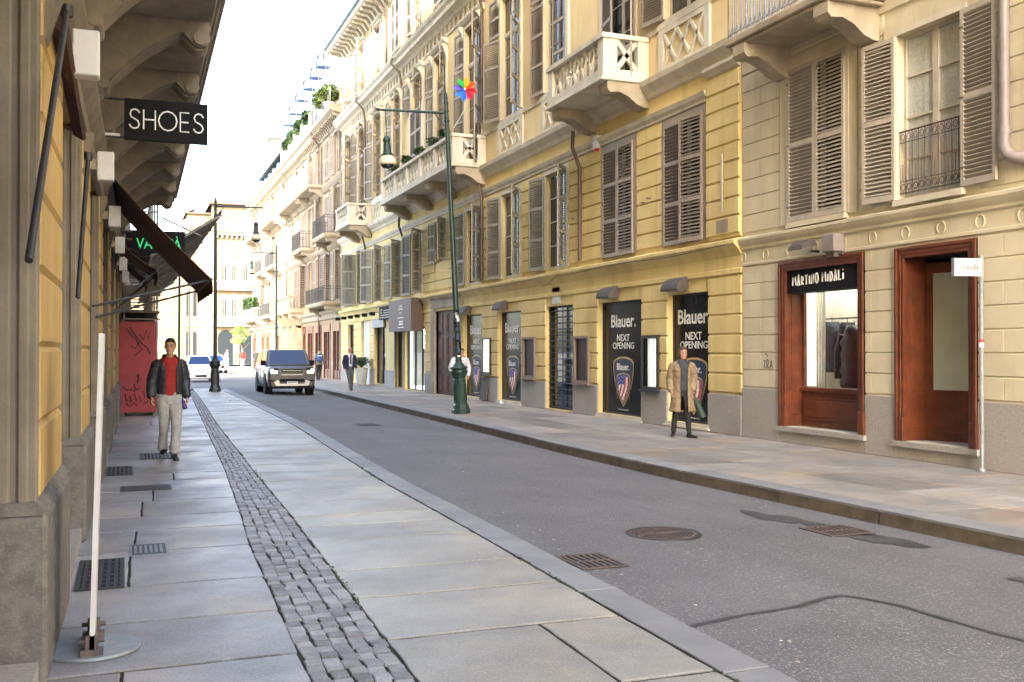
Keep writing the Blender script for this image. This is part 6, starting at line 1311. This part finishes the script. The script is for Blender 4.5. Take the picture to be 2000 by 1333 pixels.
# 1 man in red jumper
J = dict(head=(.0,-.045,1.655), neck=(0,-.01,1.50), chest=(0,0,1.3), pel=(0,.01,.95), shL=(.16,0,1.415), elL=(.222,.035,1.15), wrL=(.235,-.06,.92), shR=(-.16,0,1.415), elR=(-.235,.03,1.16), wrR=(-.265,-.06,.93),
 hiL=(.085,.01,.90), knL=(.075,-.14,.52), anL=(.05,-.14,.11), hiR=(-.085,.01,.90), knR=(-.07,.0,.50), anR=(-.06,.20,.135), toeR=-.35, toeL=.25, curlL=.75, curlR=.5)
pr, T = person('young man in a black bomber jacket and red jumper walking with a purple bottle', (.60,15.45,0), R(8), .985, J,
 [trousers('ltrous', 1.05, .08), top('jumper', 'redknit', .93, .98, sleeves=False), top('jacket', 'bomber', .97, 1.07, open_=(.075,.0), arm=1.12, puff=1, collar=1, sl=.97)], vox=.0065, headyaw=R(-18), shoes='kleather')
t = thing('bottle', 'purple and blue bottle held in the walking man\'s left hand', 'bottle', (.9,15.35,.8), local=True); m = MB(); m.lathe([(0,0),(.03,0),(.033,.02),(.033,.12),(.024,.14),(.024,.17),(0,.175)], (0,0,0), 14); m.build('body', 'purp', t); m = MB(); m.lathe([(0,.17),(.022,.17),(.02,.2),(0,.2)], (0,0,0), 12); m.build('cap', 'signblue', t)
w_ = Vector(J['wrL']); dd = (w_-Vector(J['elL'])).normalized(); hp = w_+dd*.10+Vector((-.03,0,0)); Rz = Matrix.Rotation(R(8), 3, 'Z'); t.location = Vector((.60,15.45,0)) + Rz @ (hp*.985) + Vector((0,0,-.09)); t.rotation_euler = (R(-15), R(-18), 0)
# 2 woman in khaki coat
J = dict(head=(.01,-.03,1.655), neck=(0,-.005,1.50), chest=(0,0,1.3), pel=(0,.01,.95), shL=(.165,0,1.42), elL=(.225,.06,1.15), wrL=(.21,-.04,.95), shR=(-.165,0,1.42), elR=(-.225,.05,1.15), wrR=(-.225,-.03,.93),
 hiL=(.08,.0,.90), knL=(.10,-.05,.50), anL=(.13,-.02,.085), hiR=(-.08,.01,.90), knR=(-.12,.03,.50), anR=(-.16,.12,.11), fyL=.75, fyR=-.25, pocketL=True, curlR=.4)
person('auburn-haired woman in a long khaki coat over dark clothes, standing before a shield poster', (9.44,15.95,0), R(-22), .925, J,
 [trousers('blk', .92, .0), top('shirt', 'dshirt', .93, .97, sleeves=False, collar=1), top('coat', 'khaki', .53, 1.17, open_=(.07,.015), flare=1.28, arm=1.08, puff=1, zopen=.3)], vox=.0065, headyaw=R(10), hair='hairR', longh=.085)
m = MB(); m.tube([(9.62,15.98,.84),(9.72,15.9,.62),(9.80,15.84,.36)], [.02,.055,.075], 10); m.tube([(9.60,16.0,.9),(9.62,15.98,.84)], .012); tag(m.build('folded_umbrella', 'umb'), 'dark green folded cloth bag or umbrella hanging at the khaki coat woman\'s side', 'umbrella')
# 3 suit
J3 = dict(head=(.0,-.04,1.66), neck=(0,-.01,1.50), chest=(0,0,1.3), pel=(0,.01,.95), shL=(.19,0,1.43), elL=(.25,.10,1.18), wrL=(.26,.02,.95), shR=(-.19,0,1.43), elR=(-.255,.03,1.15), wrR=(-.25,-.12,.93),
 hiL=(.085,.01,.90), knL=(.10,.02,.50), anL=(.115,.12,.12), hiR=(-.085,.01,.90), knR=(-.07,-.12,.50), anR=(-.02,-.16,.085), toeL=.4)
def tie(t, J, vox):
    m = MB(); m.extr([(-.028,1.5),(.028,1.5),(.035,1.12),(0,1.06),(-.035,1.12)], lambda u,v,q: (u, -.135-q+.02*(v-1.06), v), 0, .01); m.build('tie', 'navy', t)
person('bald man in navy jacket and tie with grey trousers, walking', (8.34,39.7,0), R(6), .96, J3, [trousers('gtrous', .95, .0), top('shirt', 'shirt', 1.0, .96, sleeves=False, collar=1), tie, top('jacket', 'suit', .86, 1.08, open_=(.07,0), arm=1.0)], vox=.010, bald=True)
# 4 man in white shirt behind the lamp base
J4 = dict(head=(.0,-.12,1.60), neck=(0,-.05,1.48), chest=(0,-.02,1.3), pel=(0,.03,.93), shL=(.185,-.02,1.42), elL=(.29,-.02,1.17), wrL=(.24,-.08,.93), shR=(-.185,-.02,1.42), elR=(-.30,.0,1.17), wrR=(-.24,-.10,.95),
 hiL=(.09,.03,.90), knL=(.10,-.02,.50), anL=(.11,.06,.085), hiR=(-.09,.03,.90), knR=(-.12,-.06,.50), anR=(-.13,-.02,.085))
person('man in a loose white shirt and pale jeans, half hidden behind the green lamp post', (8.60,26.4,0), R(10), .95, J4, [trousers('jeans', 1.05, .02), top('shirt', 'shirt', .84, 1.16, arm=1.15, sl=.92)], vox=.009, shoes='taupeL')
# 5 backpack walker, seen from behind
p5, _ = person('person in an olive jacket with a blue backpack, walking away beside the shopfronts', (9.6,53.5,0), R(176), .97, J3, [trousers('blk', .95), top('jacket', 'ogrey', .88, 1.1)], vox=.012)
bp = thing('backpack', 'blue backpack on the back of the person walking away', 'backpack', (9.6,53.3,1.2)); m = MB(); m.loft([((9.58,53.27,1.02),(.14,0,0),(0,.08,0)),((9.58,53.26,1.1),(.165,0,0),(0,.11,0)),((9.58,53.27,1.3),(.155,0,0),(0,.10,0)),((9.58,53.3,1.42),(.10,0,0),(0,.06,0))]); m.box(9.48,9.68,53.12,53.2,1.08,1.22); m.build('bag', 'bluebag', bp); m = MB(); m.box(9.49,9.67,53.13,53.15,1.3,1.34); m.build('strap', 'white', bp)
for i, (x, y, rz, tp, tr, lab) in enumerate(((10.2,86,0,'blk','blk','dark-coated pedestrian in black at the far right pavement'),(10.7,87,R(170),'dshirt','brshut','pedestrian with brown trousers next to the dark-coated one, far right'),(9.7,92,0,'redknit','jeans','distant pedestrian in a reddish top and jeans near the square'),(8.9,98,R(90),'shirt','ltrous','tiny pedestrian in pale clothes crossing the square'),(8.2,101,R(200),'ogrey','blk','tiny pedestrian in grey farthest in the square'))):
    person(lab, (x,y,0), rz, .97, J3 if i % 2 else J4, [trousers(tr), top('jacket', tp, .88, 1.08)], vox=.018)
# ------------------------------------------------------------------ cars (front towards -Y)
def wheel(t, x, y, r, wd, s):
    m = MB(); m.lathe([(r*.62,-wd/2),(r*.93,-wd/2),(r,-wd*.38),(r,wd*.38),(r*.93,wd/2),(r*.62,wd/2)], (x,y,r), 28, ax='x'); o = m.build('wheel', 'rubber', t)
    m = MB(); m.lathe([(0,s*wd*.30),(r*.18,s*wd*.34),(r*.2,s*wd*.2),(r*.55,s*wd*.22),(r*.64,s*wd*.46),(r*.64,-s*wd*.3),(0,-s*wd*.3)], (x,y,r), 24, ax='x')
    for k in range(6): a = k*math.pi/3; m.obox((x+s*wd*.36, y+math.cos(a)*r*.36, r+math.sin(a)*r*.36), (wd*.05,0,0), (0,math.cos(a)*r*.26,math.sin(a)*r*.26), (0,-math.sin(a)*r*.06,math.cos(a)*r*.06))
    m.build('rim', 'chrome', o)
def body_loft(m, st, m0=0):                             # stations: y, half-profile [(x,z)...] bottom to top-centre; all equal length
    rings = []
    for y, pr in st: rings.append([(x,y,z) for x,z in pr] + [(-x,y,z) for x,z in reversed(pr)])
    n = len(rings[0]); vs = [v for r in rings for v in r]; m.add(vs, [(i*n+k, i*n+(k+1) % n, (i+1)*n+(k+1) % n, (i+1)*n+k) for i in range(len(rings)-1) for k in range(n)], m0, True)
    m.add(rings[0], [tuple(range(n))], m0); m.add(rings[-1], [tuple(range(n))[::-1]], m0)
def car(label, loc, rz, S, paint, p, bodies, green, wh, extra):
    t = thing('parked_car' if p else 'car', label, 'car', loc, rz, local=True, scale=S); m = MB(); body_loft(m, bodies); o = m.build('body', paint, t); bev(o, .02, 2)
    (yb0, yt0, yt1, yb1, xb, xt, zb, zt) = green
    m = MB(); m.add([(-xb,yb0,zb),(xb,yb0,zb),(xb,yb1,zb),(-xb,yb1,zb),(-xt,yt0,zt),(xt,yt0,zt),(xt,yt1,zt),(-xt,yt1,zt)], [(0,1,5,4),(1,2,6,5),(2,3,7,6),(3,0,4,7),(4,5,6,7),(0,3,2,1)]); g = m.build('cabin', paint, t); bev(g, .045, 3)
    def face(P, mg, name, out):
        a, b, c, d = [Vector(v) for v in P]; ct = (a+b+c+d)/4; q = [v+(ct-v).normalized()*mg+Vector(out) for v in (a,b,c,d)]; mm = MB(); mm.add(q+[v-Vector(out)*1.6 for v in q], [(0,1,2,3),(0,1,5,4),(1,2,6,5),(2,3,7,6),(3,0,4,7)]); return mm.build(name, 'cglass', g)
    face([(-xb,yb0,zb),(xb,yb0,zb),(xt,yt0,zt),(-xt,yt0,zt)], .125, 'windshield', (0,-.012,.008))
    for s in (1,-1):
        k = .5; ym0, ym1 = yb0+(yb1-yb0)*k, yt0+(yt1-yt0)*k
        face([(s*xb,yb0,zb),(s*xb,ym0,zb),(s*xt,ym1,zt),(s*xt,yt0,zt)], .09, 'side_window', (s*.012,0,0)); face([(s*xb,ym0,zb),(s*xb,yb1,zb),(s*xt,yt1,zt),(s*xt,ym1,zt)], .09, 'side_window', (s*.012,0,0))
    for (y, r, wd, x) in wh:
        for s in (1,-1):
            a = MB(); a.lathe([(0,-.02),(r*1.18,-.02),(r*1.18,.012),(0,.012)], (s*(x+wd/2-.03),y,r+.02), 28, ax='x'); a.build('wheel_arch', 'black', t); wheel(t, s*x, y, r, wd, s)
    extra(t, g); return t
def suv_x(t, g):
    m = MB(); m.box(-.44,.44,-.016,.02,.98,1.10); m.build('grille', 'black', t); m = MB(); m.box(-.40,.40,-.024,.01,1.03,1.05); m.box(-.44,.44,-.03,.01,.86,.89); m.build('grille_bar', 'chrome', t)
    m = MB(); m.box(-.5,.5,-.03,.03,.58,.70); m.box(-.93,.93,-.02,.06,.30,.40); m.build('air_intake', 'black', t)
    m = MB(); m.extr([(-.74,.58),(-.56,.66),(-.50,.50),(.50,.50),(.56,.66),(.74,.58),(.66,.42),(-.66,.42)], lambda u,v,q: (u, q, v), -.05, .02); bev(m.build('skid_plate', 'chrome', t), .01)
    m = MB(); m.box(-.26,.26,-.065,-.051,.50,.60); m.build('number_plate', 'white', t); m = MB(); m.box(-.26,-.22,-.067,-.0655,.50,.60,0); m.box(.22,.26,-.067,-.0655,.50,.60,0)
    for k in range(7): m.box(-.17+.05*k,-.14+.05*k,-.067,-.0655,.525,.575,1)
    m.build('plate_mark', ['signblue','black'], t)
    for s in (1,-1):
        m = MB(); m.box(s*.74-.17,s*.74+.17,-.03,.03,.92,1.14); h = m.build('headlight', 'black', t); m = MB(); m.lathe([(0,0),(.075,0),(.085,.01)], (s*.82,-.035,1.04), 16, ax='y'); m.lathe([(0,0),(.055,0),(.06,.01)], (s*.66,-.035,1.0), 16, ax='y'); m.box(s*.74-.14,s*.74+.14,-.036,-.03,.93,.95); m.build('lamp', 'head', h)
        m = MB(); m.box(s*.80-.08,s*.80+.08,-.035,.02,.60,.66); m.build('fog_light', 'black', t)
        m = MB(); m.box(s*1.02-.10,s*1.02+.10,1.22,1.34,1.24,1.46); o = m.build('mirror', 'black', t); bev(o,.03,2)
        m = MB(); m.box(s*.975-.02,s*.975+.02,.9,3.9,.35,.45); m.build('side_sill', 'black', t); m = MB(); 
        m.box(s*.985-.008,s*.985+.008,1.35,1.355,.5,1.15); m.box(s*.985-.008,s*.985+.008,2.45,2.455,.5,1.15); m.build('door_gap', 'black', t)
    m = MB(); m.box(-.7,.7,1.0,1.04,1.265,1.28); m.build('wiper', 'black', t)
def pr(zb, zm, zs, zt, x0, x1, x2): return [(x0*.9,zb),(x0,zb+.06),(x1,zm),(x1,zs),(x2,zt),(x2*.5,zt+.012)]
suv = [(0.0,pr(.34,.62,.92,1.12,.80,.88,.80)),(.05,pr(.32,.62,.96,1.18,.90,.95,.87)),(.35,pr(.32,.62,1.04,1.22,.95,.985,.90)),(1.0,pr(.34,.62,1.08,1.25,.95,.985,.92)),(1.15,pr(.34,.62,1.12,1.27,.95,.985,.93)),(3.0,pr(.34,.62,1.12,1.27,.95,.985,.93)),(4.35,pr(.36,.62,1.12,1.27,.94,.98,.93)),(4.5,pr(.42,.62,1.05,1.24,.85,.92,.88))]
car('bronze-grey boxy off-road car with lit headlamps driving towards the camera', (5.80,37.9,-.10), R(0), .90, 'carG', False, suv, (1.06,1.50,4.36,4.46,.93,.80,1.26,1.91), [(.95,.42,.29,.86),(3.75,.42,.29,.86)], suv_x)
def fiat_x(t, g):
    m = MB(); m.box(-.3,.3,-.02,.02,.30,.40); m.build('air_intake', 'black', t); m = MB(); m.box(-.24,.24,-.035,-.02,.43,.53); m.build('number_plate', 'white', t)
    m = MB(); m.box(-.15,.15,.0,.05,.66,.68); m.lathe([(0,0),(.06,0),(.05,-.012)], (0,.02,.67), 14, ax='y'); m.build('chrome_badge', 'chrome', t)
    for s in (1,-1):
        m = MB(); m.lathe([(0,-.04),(.10,-.03),(.12,.03)], (s*.56,.06,.68), 18, ax='y'); m.build('headlight', 'globe', t); m = MB(); m.lathe([(0,-.03),(.05,-.03),(.06,.02)], (s*.6,.0,.46), 14, ax='y'); m.build('fog_light', 'chrome', t)
        m = MB(); m.loft([((s*.83,.98,.98),(.02,0,0),(0,.03,0)),((s*.88,.98,1.03),(.07,0,0),(0,.05,0)),((s*.88,.98,1.1),(.06,0,0),(0,.04,0))]); m.build('mirror', 'carW', t)
def prs(zb, zm, zs, zt, x0, x1, x2): return [(x0*.9,zb),(x0,zb+.05),(x1,zm),(x1*.99,zs),(x2,zt),(x2*.5,zt+.02)]
fi = [(0.0,prs(.25,.42,.55,.66,.55,.62,.52)),(.06,prs(.22,.42,.62,.76,.68,.74,.62)),(.3,prs(.2,.45,.72,.86,.76,.80,.66)),(.8,prs(.2,.45,.82,.94,.79,.81,.70)),(1.1,prs(.2,.45,.86,.97,.79,.81,.74)),(2.9,prs(.2,.45,.86,.97,.79,.81,.74)),(3.5,prs(.25,.45,.80,.92,.70,.76,.66))]
car('small white round-fronted car parked on the left, partly behind the walking man', (3.60,53.6,-.03), 0, .93, 'carW', True, fi, (.80,1.45,2.7,3.4,.74,.56,.94,1.46), [(.62,.29,.18,.72),(2.9,.29,.18,.72)], fiat_x)
def suv2_x(t, g):
    m = MB(); m.box(-.55,.55,-.02,.02,.42,.72); m.build('grille', 'black', t); m = MB(); m.box(-.26,.26,-.04,-.02,.5,.6); m.build('number_plate', 'white', t)
    for s in (1,-1): m = MB(); m.box(s*.68-.15,s*.68+.15,-.03,.06,.72,.82); m.build('headlight', 'head', t); m = MB(); m.box(s*.96-.1,s*.96+.1,1.1,1.2,1.0,1.12); m.build('mirror', 'carW', t)
car('white car with a dark grille, far behind the small white round-fronted car', (6.35,77,-.08), R(4), .86, 'carW', True, [(0,pr(.3,.5,.72,.84,.7,.82,.74)),(.1,pr(.28,.5,.78,.92,.84,.9,.8)),(1.0,pr(.28,.5,.9,1.0,.88,.91,.84)),(3.9,pr(.28,.5,.92,1.02,.88,.91,.84)),(4.3,pr(.34,.5,.86,.98,.8,.86,.8))], (.95,1.6,3.7,4.2,.85,.68,1.0,1.56), [(.85,.34,.22,.80),(3.4,.34,.22,.80)], suv2_x)
